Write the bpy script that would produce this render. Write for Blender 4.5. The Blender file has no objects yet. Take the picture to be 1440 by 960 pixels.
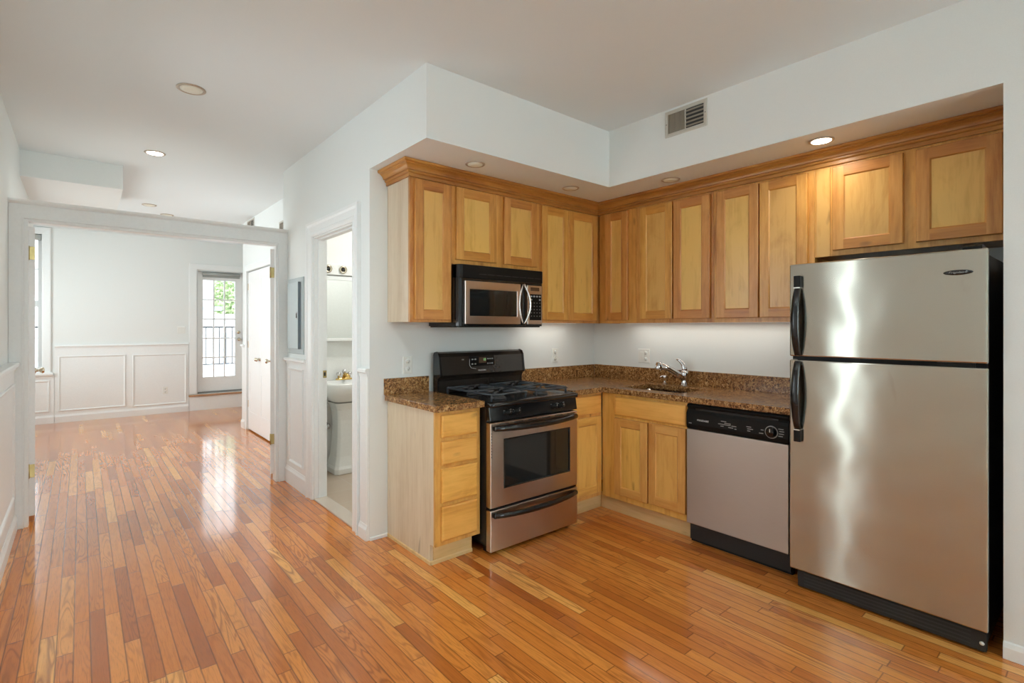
import bpy, bmesh, math, random
from mathutils import Vector, Matrix
R = math.radians
PI = math.pi
rnd = random.Random(7)
SC = bpy.context.scene
COL = SC.collection

# ------------------------------------------------------------------ camera, world, lights, exposure
cam_data = bpy.data.cameras.new('camera')
cam = bpy.data.objects.new('camera', cam_data)
COL.objects.link(cam)
cam.location = (0, 0, 1.40)
cam.rotation_euler = (R(90), 0, R(-40.01))
cam_data.sensor_width = 36.0
cam_data.lens = 722.63 / 1440 * 36.0
cam_data.shift_y = -20.16 / 1440
cam_data.clip_start = 0.02
SC.camera = cam

SC.view_settings.view_transform = 'Standard'
SC.view_settings.look = 'None'
SC.view_settings.gamma = 1.0
SC.view_settings.use_curve_mapping = False
SC.view_settings.exposure = 0.24
SC.cycles.max_bounces = 10
SC.cycles.diffuse_bounces = 6
SC.cycles.glossy_bounces = 5
SC.cycles.sample_clamp_indirect = 6.0
SC.cycles.caustics_reflective = False
SC.cycles.caustics_refractive = False

world = bpy.data.worlds.new('world')
SC.world = world
world.use_nodes = True
bg = world.node_tree.nodes['Background']
bg.inputs['Color'].default_value = (0.90, 0.96, 1.0, 1)
bg.inputs['Strength'].default_value = 3.6


def area_light(name, loc, rot, sx, sy, power, color=(1, 1, 1), spread=180):
    d = bpy.data.lights.new(name, 'AREA')
    d.shape = 'RECTANGLE'
    d.size, d.size_y = sx, sy
    d.energy = power
    d.color = color
    d.spread = R(spread)
    o = bpy.data.objects.new(name, d)
    COL.objects.link(o)
    o.location = loc
    o.rotation_euler = rot
    return o


DAY = (0.77, 0.97, 1.0)
DAYF = (0.90, 0.985, 0.985)
# area lamps at added, unseen windows stand in for daylight
area_light('added_living_window_lamp', (0.6, -2.42, 1.55), (R(90), 0, R(180)), 1.5, 1.6, 150, DAY)
area_light('added_living_window_lamp', (2.2, -2.42, 1.55), (R(90), 0, R(180)), 1.1, 1.6, 280, DAY)
area_light('added_far_room_window_lamp', (-0.36, 6.25, 1.48), (R(90), 0, R(-90)), 1.6, 1.2, 16, DAYF)
area_light('added_far_room_window_lamp', (-1.36, 8.7, 1.6), (R(90), 0, R(-90)), 1.7, 1.7, 25, DAYF)
area_light('added_streak_lamp', (-0.366, 1.90, 1.15), (R(90), 0, R(-90)), 0.04, 1.9, 2.3, DAY)  # strip lamp added to draw the bright streak on the refrigerator
area_light('added_hall_window_lamp', (-0.36, 3.2, 1.62), (R(90), 0, R(-90)), 0.9, 1.45, 4, DAY)  # side lamp added to brighten hall wall and kitchen ceiling

# ------------------------------------------------------------------ materials


class NT:
    def __init__(self, name):
        self.m = bpy.data.materials.new(name)
        self.m.use_nodes = True
        self.t = self.m.node_tree
        self.b = self.t.nodes['Principled BSDF']

    def n(self, typ, **kw):
        o = self.t.nodes.new(typ)
        for k, v in kw.items():
            if k[0] == '_':
                o.inputs[k[1:].replace('_', ' ')].default_value = v
            else:
                setattr(o, k, v)
        return o

    def l(self, a, b):
        self.t.links.new(a, b)

    def math(self, op, a, b=None, c=None):
        o = self.t.nodes.new('ShaderNodeMath')
        o.operation = op
        for i, v in enumerate((a, b, c)):
            if v is None:
                continue
            if isinstance(v, (int, float)):
                o.inputs[i].default_value = v
            else:
                self.l(v, o.inputs[i])
        return o.outputs[0]

    def mix(self, f, a, b, blend='MIX'):
        o = self.t.nodes.new('ShaderNodeMix')
        o.data_type = 'RGBA'
        o.blend_type = blend
        for i, v in ((0, f), (6, a), (7, b)):
            if isinstance(v, (int, float)):
                o.inputs[i].default_value = v
            elif isinstance(v, tuple):
                o.inputs[i].default_value = (*v[:3], 1)
            else:
                self.l(v, o.inputs[i])
        return o.outputs[2]

    def ramp(self, f, stops, interp='LINEAR'):
        o = self.t.nodes.new('ShaderNodeValToRGB')
        o.color_ramp.interpolation = interp
        e = o.color_ramp.elements
        while len(e) < len(stops):
            e.new(0.5)
        for x, (p, c) in zip(e, stops):
            x.position = p
            x.color = (*c, 1) if len(c) == 3 else c
        self.l(f, o.inputs[0])
        return o.outputs[0]

    def noise(self, vec, scale=1, detail=2, rough=.5, dist=0, dim='3D'):
        o = self.n('ShaderNodeTexNoise', _Scale=scale, _Detail=detail, _Roughness=rough, _Distortion=dist)
        self.l(vec, o.inputs['Vector'])
        return o.outputs[0]

    def mapped(self, scale, coord='Object', rand=True):
        tc = self.n('ShaderNodeTexCoord')
        v = tc.outputs[coord]
        if rand:
            oi = self.n('ShaderNodeObjectInfo')
            s = self.math('MULTIPLY', oi.outputs['Random'], 47.0)
            a = self.n('ShaderNodeVectorMath', operation='ADD')
            self.l(v, a.inputs[0])
            self.l(s, a.inputs[1])
            v = a.outputs[0]
        mp = self.n('ShaderNodeMapping')
        mp.inputs['Scale'].default_value = scale
        self.l(v, mp.inputs['Vector'])
        return mp.outputs[0]

    def bump(self, h, strength=.2, dist=.01):
        o = self.n('ShaderNodeBump', _Strength=strength, _Distance=dist)
        self.l(h, o.inputs['Height'])
        self.l(o.outputs[0], self.b.inputs['Normal'])
        return o

    def set(self, **kw):
        for k, v in kw.items():
            self.b.inputs[k.replace('_', ' ')].default_value = v
        return self


def plain(name, col, rough=.5, metal=0., bumpy=0., bscale=60, **kw):
    t = NT(name)
    v = t.mapped((1, 1, 1))
    n = t.noise(v, bscale, 3)
    c = t.mix(n, tuple(x * .96 for x in col), tuple(min(1, x * 1.04) for x in col))
    t.l(c, t.b.inputs['Base Color'])
    t.set(Roughness=rough, Metallic=metal)
    for k, x in kw.items():
        t.b.inputs[k.replace('_', ' ')].default_value = x
    if bumpy:
        t.bump(n, bumpy, .002)
    return t.m


def emit(name, col, strength):
    t = NT(name)
    t.b.inputs['Base Color'].default_value = (*col, 1)
    t.b.inputs['Emission Color'].default_value = (*col, 1)
    t.b.inputs['Emission Strength'].default_value = strength
    return t.m


def maple(name, axis, light, mid, dark, fig=1.0, rough=.38):
    """clear coated maple, grain running along the axis"""
    t = NT(name)
    sc = {'v': (1, 1, .06), 'x': (.06, 1, 1), 'h': (.06, .06, 1)}[axis]
    v = t.mapped(sc)
    fine = t.noise(v, 60, 5, .65, .5)
    broad = t.noise(v, 9, 3, .5, 1.2)
    tc = t.mapped({'v': (1, 1, .35), 'x': (.35, 1, 1), 'h': (.35, .35, 1)}[axis])
    blot = t.noise(tc, 5.5, 4, .6, 2.0)
    f = t.math('ADD', t.math('MULTIPLY', fine, .35), t.math('ADD', t.math('MULTIPLY', broad, .35), t.math('MULTIPLY', blot, .3 * fig)))
    c = t.ramp(f, [(.37, dark), (.48, mid), (.60, light)])
    oi = t.n('ShaderNodeObjectInfo')
    hs = t.n('ShaderNodeHueSaturation', _Saturation=1.0)
    t.l(t.math('ADD', t.math('MULTIPLY', oi.outputs['Random'], .16), .92), hs.inputs['Value'])
    t.l(t.math('ADD', t.math('MULTIPLY', oi.outputs['Random'], .012), .494), hs.inputs['Hue'])
    t.l(c, hs.inputs['Color'])
    # small dark knots and flecks
    kn = t.noise(t.mapped({'v': (1, 1, .3), 'x': (.3, 1, 1), 'h': (.3, .3, 1)}[axis]), 16, 1)
    k = t.ramp(kn, [(.74, (0, 0, 0)), (.80, (1, 1, 1))])
    c2 = t.mix(t.math('MULTIPLY', k, .6), hs.outputs[0], tuple(x * .5 for x in dark))
    t.l(c2, t.b.inputs['Base Color'])
    t.set(Roughness=rough, Coat_Weight=.25, Coat_Roughness=.25)
    t.bump(fine, .04, .002)
    return t.m


MAPLE_V = maple('maple_stile', 'v', (0.68, 0.34, 0.085), (0.56, 0.255, 0.052), (0.4, 0.15, 0.026))
MAPLE_H = maple('maple_rail', 'x', (0.6, 0.27, 0.055), (0.5, 0.2, 0.034), (0.36, 0.125, 0.018))
MAPLE_P = maple('maple_panel', 'v', (.72, .43, .12), (.62, .345, .08), (.46, .225, .042), 1.6, .3)
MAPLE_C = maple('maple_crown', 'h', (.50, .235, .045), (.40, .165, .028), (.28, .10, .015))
MAPLE_D = maple('maple_drawer', 'x', (0.8, 0.41, 0.1), (0.71, 0.335, 0.068), (0.58, 0.25, 0.045), 1.3)
BASE_V = maple('maple_base_stile', 'v', (0.76, 0.42, 0.11), (0.65, 0.33, 0.075), (0.5, 0.22, 0.042))
BASE_P = maple('maple_base_panel', 'v', (0.8, 0.46, 0.115), (0.7, 0.365, 0.08), (0.55, 0.255, 0.048), 1.5)
BASE_H = maple('maple_base_rail', 'x', (0.76, 0.42, 0.11), (0.65, 0.33, 0.075), (0.52, 0.23, 0.045))
VENEER = maple('pale_veneer', 'v', (.70, .59, .44), (.65, .54, .385), (.58, .46, .31), .7, .45)
TOEWOOD = maple('raw_toe_board', 'x', (.74, .54, .27), (.67, .47, .21), (.56, .37, .15))


def oak_floor():
    t = NT('oak_strip_floor')
    g = t.n('ShaderNodeNewGeometry')
    sep = t.n('ShaderNodeSeparateXYZ')
    t.l(g.outputs['Position'], sep.inputs[0])
    X, Y = sep.outputs[0], sep.outputs[1]
    W = .0572
    px = t.math('DIVIDE', t.math('ADD', X, 5.0), W)
    ix = t.math('FLOOR', px)
    fx = t.math('FRACT', px)
    w1 = t.n('ShaderNodeTexWhiteNoise', noise_dimensions='1D')
    t.l(ix, w1.inputs['W'])
    r1 = w1.outputs['Value']
    ln = t.math('ADD', t.math('MULTIPLY', r1, .55), .50)
    py = t.math('ADD', t.math('DIVIDE', t.math('ADD', Y, 10.0), ln), t.math('MULTIPLY', r1, 17.3))
    iy = t.math('FLOOR', py)
    fy = t.math('FRACT', py)
    cid = t.n('ShaderNodeCombineXYZ')
    t.l(ix, cid.inputs[0])
    t.l(iy, cid.inputs[1])
    w2 = t.n('ShaderNodeTexWhiteNoise', noise_dimensions='3D')
    t.l(cid.outputs[0], w2.inputs['Vector'])
    r2 = w2.outputs['Value']
    # per plank grain space
    gv = t.n('ShaderNodeCombineXYZ')
    t.l(t.math('ADD', X, t.math('MULTIPLY', r2, 31.0)), gv.inputs[0])
    t.l(t.math('ADD', t.math('MULTIPLY', Y, .08), t.math('MULTIPLY', r2, 57.0)), gv.inputs[1])
    t.l(t.math('MULTIPLY', r2, 13.0), gv.inputs[2])
    warp = t.noise(gv.outputs[0], 13, 2, .5, .6)
    rings = t.math('SINE', t.math('MULTIPLY', warp, 80.0))
    ring01 = t.math('ADD', t.math('MULTIPLY', rings, .5), .5)
    ringline = t.math('POWER', ring01, 3.0)
    gv2 = t.n('ShaderNodeCombineXYZ')
    t.l(t.math('ADD', X, t.math('MULTIPLY', r2, 11.0)), gv2.inputs[0])
    t.l(t.math('MULTIPLY', Y, .035), gv2.inputs[1])
    pores = t.noise(gv2.outputs[0], 420, 3, .6)
    w3 = t.n('ShaderNodeSeparateColor')
    t.l(w2.outputs['Color'], w3.inputs[0])
    ringamt = t.math('ADD', t.math('MULTIPLY', t.math('POWER', w3.outputs[1], 1.6), .58), .14)
    base = t.ramp(r2, [(0.0, (.42, .11, .018)), (.15, (.56, .165, .026)), (.5, (.66, .215, .036)),
                       (.85, (.73, .265, .050)), (1.0, (.84, .40, .10))])
    c = t.mix(t.math('MULTIPLY', ringline, ringamt), base, (.27, .072, .014))
    c = t.mix(t.math('MULTIPLY', t.ramp(pores, [(.52, (0, 0, 0)), (.68, (1, 1, 1))]), .35), c, (.19, .055, .015))
    # joints
    ex = t.math('MULTIPLY', t.math('MINIMUM', fx, t.math('SUBTRACT', 1.0, fx)), W)
    ey = t.math('MULTIPLY', t.math('MINIMUM', fy, t.math('SUBTRACT', 1.0, fy)), ln)
    e = t.math('MINIMUM', ex, ey)
    gap = t.ramp(e, [(0.0, (1, 1, 1)), (.0013, (0, 0, 0))])
    c = t.mix(t.math('MULTIPLY', gap, .75), c, (.06, .018, .006))
    t.l(c, t.b.inputs['Base Color'])
    groove = t.ramp(e, [(0.0, (0, 0, 0)), (.0022, (1, 1, 1))])
    tilt = t.math('MULTIPLY', t.math('MULTIPLY', t.math('SUBTRACT', fx, .5), t.math('SUBTRACT', r2, .5)), .35)
    ht = t.math('ADD', groove, t.math('ADD', tilt, t.math('MULTIPLY', warp, .25)))
    t.bump(ht, .35, .0012)
    rg = t.noise(gv.outputs[0], 4, 2)
    t.l(t.math('ADD', t.math('MULTIPLY', rg, .12), .16), t.b.inputs['Roughness'])
    t.set(Specular_IOR_Level=.22, Coat_Weight=.9, Coat_IOR=1.3, Coat_Roughness=.10)
    return t.m


OAK = oak_floor()


def granite():
    t = NT('brown_granite')
    v = t.mapped((1, 1, 1), rand=False)
    a = t.noise(v, 62, 5, .7, 1.0)
    b = t.noise(v, 105, 3, .65)
    vo = t.n('ShaderNodeTexVoronoi', _Scale=105.0)
    t.l(v, vo.inputs['Vector'])
    c = t.ramp(a, [(.34, (.020, .010, .006)), (.42, (.10, .040, .014)), (.50, (.33, .15, .045)), (.58, (.52, .30, .115)), (.70, (.68, .50, .28))])
    c = t.mix(t.ramp(vo.outputs['Distance'], [(.08, (1, 1, 1)), (.30, (0, 0, 0))]), c, (.016, .010, .008))
    c = t.mix(t.ramp(b, [(.61, (0, 0, 0)), (.67, (1, 1, 1))]), c, (.015, .010, .008))
    big = t.noise(v, 11, 3, .5, .8)
    c = t.mix(t.ramp(big, [(.42, (0, 0, 0)), (.70, (.45, .45, .45))]), c, (.13, .055, .018))
    t.l(c, t.b.inputs['Base Color'])
    t.set(Roughness=.2, Specular_IOR_Level=.35)
    return t.m


GRANITE = granite()


def steel(name, col, rough=.30, aniso=.75, wav=.0, tangent_axis='Z', dirt=0.):
    t = NT(name)
    v = t.mapped((1, 1, 60))
    br = t.noise(v, 14, 3, .6)
    base = t.mix(br, tuple(x * .95 for x in col), tuple(min(1, x * 1.05) for x in col))
    if dirt:
        d = t.noise(t.mapped((1, 1, .55)), 7, 6, .7, 1.0)
        base = t.mix(t.math('MULTIPLY', t.ramp(d, [(.60, (0, 0, 0)), (.78, (1, 1, 1))]), dirt), base, (.36, .30, .24))
    t.l(base, t.b.inputs['Base Color'])
    t.set(Metallic=1.0, Roughness=rough, Anisotropic=aniso, Anisotropic_Rotation=.25)
    tg = t.n('ShaderNodeTangent', direction_type='RADIAL', axis=tangent_axis)
    t.l(tg.outputs[0], t.b.inputs['Tangent'])
    if wav:
        w = t.noise(t.mapped((1, .5, 1)), 3.4, 1, .4)
        t.bump(w, wav, .02)
    return t.m


STEEL = steel('brushed_stainless', (.52, .505, .445), .22, .97, .30, dirt=.35)
STEEL_DW = steel('stainless_dishwasher', (.43, .375, .33), .42, .6, .02)
STEEL_OV = steel('stainless_oven', (.60, .51, .45), .28, .7, .02)
CHROME = plain('chrome', (.62, .60, .60), .08, 1.0)
SATIN = plain('satin_silver', (.72, .70, .67), .25, 1.0)
SINKST = plain('sink_steel', (.70, .69, .67), .25, 1.0)
BRASS = plain('brass', (.70, .48, .17), .22, 1.0)
OLDBRASS = plain('aged_brass', (.46, .36, .16), .32, 1.0)
NICKEL = plain('nickel', (.62, .55, .42), .18, 1.0)
BLACK = plain('black_gloss', (.009, .009, .010), .14)
BLACKS = plain('black_satin', (.008, .008, .008), .3, Specular_IOR_Level=.15)
BLACKT = plain('black_textured', (.012, .011, .010), .5, 0, .3, 300)
BLACKM = plain('cast_iron_grate', (.03, .035, .042), .3)
BURN = plain('burner_cap', (.05, .05, .05), .5)
RANGEBK = plain('range_backguard', (.020, .015, .012), .2)
DARKGLASS = plain('oven_glass', (.012, .013, .013), .05, 0, 0, 60, Specular_IOR_Level=.6)
DISPLAY = emit('clock_digits', (.30, .75, .30), .35)
AMBER = plain('display_window', (.09, .05, .03), .2)
PRINT = plain('white_print', (.62, .62, .60), .5)
PRINTG = plain('grey_print', (.28, .28, .27), .5)
BUTTON = plain('grey_button', (.42, .44, .47), .4)
WALLP = plain('wall_paint', (.775, .805, .79), .55, 0, .03, 300)
CEILP = plain('ceiling_paint', (.765, .82, .83), .7, 0, .02, 300)
TRIMP = plain('white_trim_paint', (.82, .845, .84), .32)
DOORP = plain('white_door_paint', (.84, .855, .85), .3)
BATHP = plain('bathroom_paint', (.82, .825, .80), .5)
PLASTIC = plain('ivory_plastic', (.80, .81, .77), .35)
SLOT = plain('dark_slot', (.03, .03, .03), .6)
PANELG = plain('grey_panel_enamel', (.46, .53, .54), .4)
PANELD = plain('panel_door_enamel', (.50, .58, .59), .35)
LAMPOFF = plain('unlit_lamp_glass', (.78, .77, .66), .4)
LAMPRIM = plain('lamp_trim', (.48, .40, .31), .35, .4)
LAMPON = emit('lit_lamp', (1.0, .90, .78), 7.0)
PORC = plain('porcelain', (.84, .85, .83), .12)
MIRROR = plain('mirror_silver', (.86, .88, .87), .02, 1.0)
SHADE = plain('roller_shade_cloth', (.38, .40, .38), .8)
REG = plain('register_metal', (.56, .54, .48), .45, .2)
VANE = plain('register_vane', (.27, .24, .19), .5)
REGD = plain('register_dark', (.15, .13, .11), .6)
THRESH = plain('dark_threshold', (.20, .20, .19), .5)
MARBLE = plain('marble_threshold', (.56, .48, .40), .25, 0, 0, 9)
TREAD = maple('oak_tread', 'x', (.55, .33, .18), (.47, .26, .13), (.38, .19, .09))
SIDING = plain('white_siding', (.85, .88, .90), .7)
HOUSEP = plain('pale_house_paint', (.72, .76, .80), .7)
HOUSEW = plain('house_window_grey', (.30, .34, .40), .4)
ROOFP = plain('roof_felt', (.46, .46, .47), .8)
IRON = plain('railing_iron', (.06, .06, .065), .5)
BARK = plain('bark', (.20, .15, .11), .9)
DECKP = plain('balcony_deck', (.48, .54, .55), .7)


def leaf_mat():
    t = NT('leaf_green')
    v = t.mapped((1, 1, 1))
    n = t.noise(v, 3, 3)
    c = t.ramp(n, [(.3, (.28, .40, .20)), (.55, (.48, .60, .34)), (.75, (.64, .70, .44))])
    t.l(c, t.b.inputs['Base Color'])
    t.set(Roughness=.6)
    return t.m


LEAF = leaf_mat()


def glass_mat():
    t = NT('window_glass')
    out = t.t.nodes['Material Output']
    tr = t.n('ShaderNodeBsdfTransparent')
    gl = t.n('ShaderNodeBsdfGlossy', _Roughness=.02)
    fr = t.n('ShaderNodeFresnel', _IOR=1.45)
    mx = t.n('ShaderNodeMixShader')
    t.l(fr.outputs[0], mx.inputs[0])
    t.l(tr.outputs[0], mx.inputs[1])
    t.l(gl.outputs[0], mx.inputs[2])
    t.l(mx.outputs[0], out.inputs['Surface'])
    return t.m


GLASS = glass_mat()


def tile_mat():
    t = NT('beige_floor_tile')
    v = t.mapped((1, 1, 1), rand=False)
    br = t.n('ShaderNodeTexBrick', offset=0.0, _Scale=1.0, _Mortar_Size=.004)
    br.inputs['Brick Width'].default_value = .305
    br.inputs['Row Height'].default_value = .305
    br.inputs['Color1'].default_value = (.42, .32, .235, 1)
    br.inputs['Color2'].default_value = (.47, .37, .28, 1)
    br.inputs['Mortar'].default_value = (.48, .43, .37, 1)
    t.l(v, br.inputs['Vector'])
    n = t.noise(v, 8, 4)
    c = t.mix(t.math('MULTIPLY', n, .4), br.outputs['Color'], (.52, .42, .32))
    t.l(c, t.b.inputs['Base Color'])
    t.set(Roughness=.3)
    return t.m


TILE = tile_mat()

# ------------------------------------------------------------------ mesh helpers


class MB:
    def __init__(self):
        self.bm = bmesh.new()

    def box(self, x0, x1, y0, y1, z0, z1, bev=0.0, seg=2):
        bm = self.bm
        r = bmesh.ops.create_cube(bm, size=1.0)
        vs = r['verts']
        for v in vs:
            v.co = Vector(((x0 + x1) / 2 + v.co.x * (x1 - x0), (y0 + y1) / 2 + v.co.y * (y1 - y0), (z0 + z1) / 2 + v.co.z * (z1 - z0)))
        if bev:
            es = list({e for v in vs for e in v.link_edges})
            bmesh.ops.bevel(bm, geom=es, offset=bev, segments=seg, affect='EDGES', profile=.5)
        return self

    def prism(self, pts, axis, a, b, smooth=False):
        """closed 2D outline pushed along an axis. axis x: pts are (y,z); y: (x,z); z: (x,y)"""
        def P(p, t):
            return {'x': (t, p[0], p[1]), 'y': (p[0], t, p[1]), 'z': (p[0], p[1], t)}[axis]
        bm = self.bm
        A = [bm.verts.new(P(p, a)) for p in pts]
        B = [bm.verts.new(P(p, b)) for p in pts]
        n = len(pts)
        for i in range(n):
            f = bm.faces.new((A[i], A[(i + 1) % n], B[(i + 1) % n], B[i]))
            f.smooth = smooth
        bm.faces.new(A[::-1])
        bm.faces.new(B)
        return self

    def loft(self, loops, cap=True, smooth=True, closed=True):
        bm = self.bm
        L = [[bm.verts.new(p) for p in lp] for lp in loops]
        n = len(L[0])
        for a, b in zip(L, L[1:]):
            for i in range(n if closed else n - 1):
                j = (i + 1) % n
                f = bm.faces.new((a[i], a[j], b[j], b[i]))
                f.smooth = smooth
        if cap:
            bm.faces.new(L[0][::-1])
            bm.faces.new(L[-1])
        return self

    def lathe(self, prof, c=(0, 0, 0), axis='z', seg=28, sx=1, sy=1, smooth=True):
        loops = []
        for r, h in prof:
            lp = []
            for i in range(seg):
                a = 2 * PI * i / seg
                u, v = max(r, 1e-5) * math.cos(a) * sx, max(r, 1e-5) * math.sin(a) * sy
                p = {'z': (u, v, h), 'y': (u, h, v), 'x': (h, u, v)}[axis]
                lp.append((c[0] + p[0], c[1] + p[1], c[2] + p[2]))
            loops.append(lp)
        return self.loft(loops, True, smooth)

    def tube(self, pts, rad, seg=12, flat=None):
        pts = [Vector(p) for p in pts]
        rads = rad if isinstance(rad, (list, tuple)) else [rad] * len(pts)
        up0 = Vector((0, 0, 1))
        loops = []
        prev = None
        for i, p in enumerate(pts):
            d = (pts[min(i + 1, len(pts) - 1)] - pts[max(i - 1, 0)]).normalized()
            if prev is None:
                s = d.cross(up0)
                if s.length < 1e-3:
                    s = d.cross(Vector((1, 0, 0)))
                s.normalize()
            else:
                s = (prev - d * prev.dot(d)).normalized()
            prev = s
            u = s.cross(d).normalized()
            rr = rads[i]
            ry = rr if flat is None else rr * flat
            loops.append([tuple(p + s * (math.cos(2 * PI * k / seg) * rr) + u * (math.sin(2 * PI * k / seg) * ry)) for k in range(seg)])
        return self.loft(loops)

    def grid(self, us, ws, holes, a, b, plane='xz'):
        """slab split in cells; holes = set of (i,j) cells left out. plane xz: thickness along y; xy: thickness along z"""
        bm = self.bm
        cache = {}

        def V(i, j, t):
            k = (i, j, t)
            if k not in cache:
                q = (us[i], (a, b)[t], ws[j]) if plane == 'xz' else (us[i], ws[j], (a, b)[t])
                cache[k] = bm.verts.new(q)
            return cache[k]
        nx, nz = len(us) - 1, len(ws) - 1
        solid = lambda i, j: 0 <= i < nx and 0 <= j < nz and (i, j) not in holes
        for i in range(nx):
            for j in range(nz):
                if not solid(i, j):
                    continue
                for t in (0, 1):
                    bm.faces.new((V(i, j, t), V(i + 1, j, t), V(i + 1, j + 1, t), V(i, j + 1, t)))
                for di, dj, p, q in ((-1, 0, (i, j), (i, j + 1)), (1, 0, (i + 1, j), (i + 1, j + 1)), (0, -1, (i, j), (i + 1, j)), (0, 1, (i, j + 1), (i + 1, j + 1))):
                    if not solid(i + di, j + dj):
                        bm.faces.new((V(*p, 0), V(*q, 0), V(*q, 1), V(*p, 1)))
        return self

    def ring(self, x0, x1, z0, z1, steps, cap_back=True):
        """moulded rectangular frame facing -y: steps = [(inset, y), ...] from outside to inside"""
        loops = []
        for ins, y in steps:
            loops.append([(x0 + ins, y, z0 + ins), (x1 - ins, y, z0 + ins), (x1 - ins, y, z1 - ins), (x0 + ins, y, z1 - ins)])
        return self.loft(loops, cap=False, smooth=False) if not cap_back else self._closed_ring(loops)

    def _closed_ring(self, loops):
        bm = self.bm
        L = [[bm.verts.new(p) for p in lp] for lp in loops]
        for a, b in zip(L, L[1:] + L[:1]):
            for i in range(4):
                j = (i + 1) % 4
                bm.faces.new((a[i], a[j], b[j], b[i]))
        return self

    def open_box(self, x0, x1, y0, y1, z0, z1, t):
        """box open at the top with walls of thickness t"""
        o = lambda z, k: [(x0 + k, y0 + k, z), (x1 - k, y0 + k, z), (x1 - k, y1 - k, z), (x0 + k, y1 - k, z)]
        return self.loft([o(z0, 0), o(z1, 0), o(z1, t), o(z0 + t, t)], cap=True, smooth=False)

    def build(self, name, mat, parent=None, bevel=0., mats=None, loc=None):
        bmesh.ops.recalc_face_normals(self.bm, faces=self.bm.faces)
        me = bpy.data.meshes.new(name)
        self.bm.to_mesh(me)
        self.bm.free()
        for m in (mats or [mat]):
            me.materials.append(m)
        o = bpy.data.objects.new(name, me)
        COL.objects.link(o)
        if parent is not None:
            o.parent = parent
        if loc is not None:
            o.location = loc
        if bevel:
            b = o.modifiers.new('edge', 'BEVEL')
            b.width = bevel
            b.segments = 2
            b.limit_method = 'ANGLE'
            b.angle_limit = R(40)
        return o


def thing(name, label, cat, loc=(0, 0, 0), rot=0., group=None):
    o = bpy.data.objects.new(name, None)
    COL.objects.link(o)
    o.empty_display_size = .05
    o.location = loc
    o.rotation_euler = (0, 0, R(rot))
    o['label'] = label
    o['category'] = cat
    if group:
        o['group'] = group
    return o


def struct(o, label=None, cat=None):
    o['kind'] = 'structure'
    if label:
        o['label'] = label
    if cat:
        o['category'] = cat
    return o


def sempty(name, label, cat, loc=(0, 0, 0), rot=0.):
    o = thing(name, label, cat, loc, rot)
    o['kind'] = 'structure'
    return o


def box(name, mat, parent, *a, bev=0., loc=None):
    return MB().box(*a, bev=bev).build(name, mat, parent, loc=loc)


def text(name, s, size, mat, parent, x, y, z, extrude=.0006, align='CENTER', shear=0., squash=1.):
    """raised lettering that faces -y, centred at (x, z) on the plane y"""
    cu = bpy.data.curves.new('lettering', 'FONT')
    cu.body = s
    cu.size = size
    cu.extrude = extrude
    cu.align_x = align
    cu.align_y = 'CENTER'
    cu.shear = shear
    to = bpy.data.objects.new('lettering', cu)
    COL.objects.link(to)
    dg = bpy.context.evaluated_depsgraph_get()
    me = bpy.data.meshes.new_from_object(to.evaluated_get(dg))
    bpy.data.objects.remove(to)
    bpy.data.curves.remove(cu)
    for v in me.vertices:
        a, b, c = v.co
        v.co = (x + a * squash, y - c, z + b)
    me.name = name
    me.materials.clear()
    me.materials.append(mat)
    o = bpy.data.objects.new(name, me)
    COL.objects.link(o)
    o.parent = parent
    return o


def copy_tree(o, parent=None):
    c = o.copy()
    COL.objects.link(c)
    if parent is not None:
        c.parent = parent
    for ch in [x for x in COL.objects if x.parent == o]:
        copy_tree(ch, c)
    return c


# ------------------------------------------------------------------ key planes (metres)
XH = 1.4507      # hall wall (faces -X)
YS = 3.181       # stove wall (faces -Y)
XF = 3.670       # sink and fridge wall (faces -X)
XO = 3.003       # soffit face above the fridge
YO = 2.458       # soffit face above the stove
ZC = 2.8495      # ceiling
ZS = 2.438       # underside of the soffit
YR = 0.330       # partition beside the fridge
YD = 4.9226      # cased opening to the far room
XL = -0.381      # left wall
YFAR = 10.039    # far wall
XCL = 1.743      # closet wall of the far room

# ------------------------------------------------------------------ room shell
struct(box('floor', OAK, None, -1.6, 4.0, -2.6, 10.03, -.12, 0), 'glossy orange oak strip floor running through hall and kitchen', 'floor')
struct(box('ceiling', CEILP, None, -1.6, 4.0, -2.6, 10.4, ZC, ZC + .12), 'white painted ceiling over the kitchen and hall', 'ceiling')
struct(MB().prism([(XH, YO), (XO, YO), (XO, YR), (XF, YR), (XF, YS), (XH, YS)], 'z', ZS, ZC).build('wall_soffit', WALLP), 'dropped white soffit box above the kitchen cabinets', 'soffit')
struct(box('wall_stove', WALLP, None, XH + .1, XF + .12, YS, YS + .12, 0, ZC), 'pale grey painted wall behind the stove', 'wall')
struct(box('wall_sink', WALLP, None, XF, XF + .12, YR, YS, 0, ZC), 'pale grey painted wall behind the kitchen sink', 'wall')
struct(box('wall_partition', WALLP, None, XO, XF + .12, -2.48, YR, 0, ZC), 'white partition end beside the refrigerator', 'wall')
# hall wall with the bathroom doorway
B0, B1, BZ = 3.425, 4.235, 2.135
struct(MB().grid([YS, B0, B1, YD + .13], [0, BZ, ZC], {(1, 0)}, XH, XH + .1).build('wall_hall', WALLP), 'white hall wall with the bathroom doorway', 'wall')
o = bpy.data.objects['wall_hall']
for v in o.data.vertices:            # grid was laid out in (Y, X, Z)
    y, x, z = v.co
    v.co = (x, y, z)
o.data.flip_normals()
# left wall: openings for added unseen windows that carry area lamps
def wall_x(name, x0, x1, ys, zs, holes, label):
    o = MB().grid(ys, zs, holes, x0, x1).build(name, WALLP)
    for v in o.data.vertices:
        y, x, z = v.co
        v.co = (x, y, z)
    o.data.flip_normals()
    return struct(o, label, 'wall')


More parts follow.
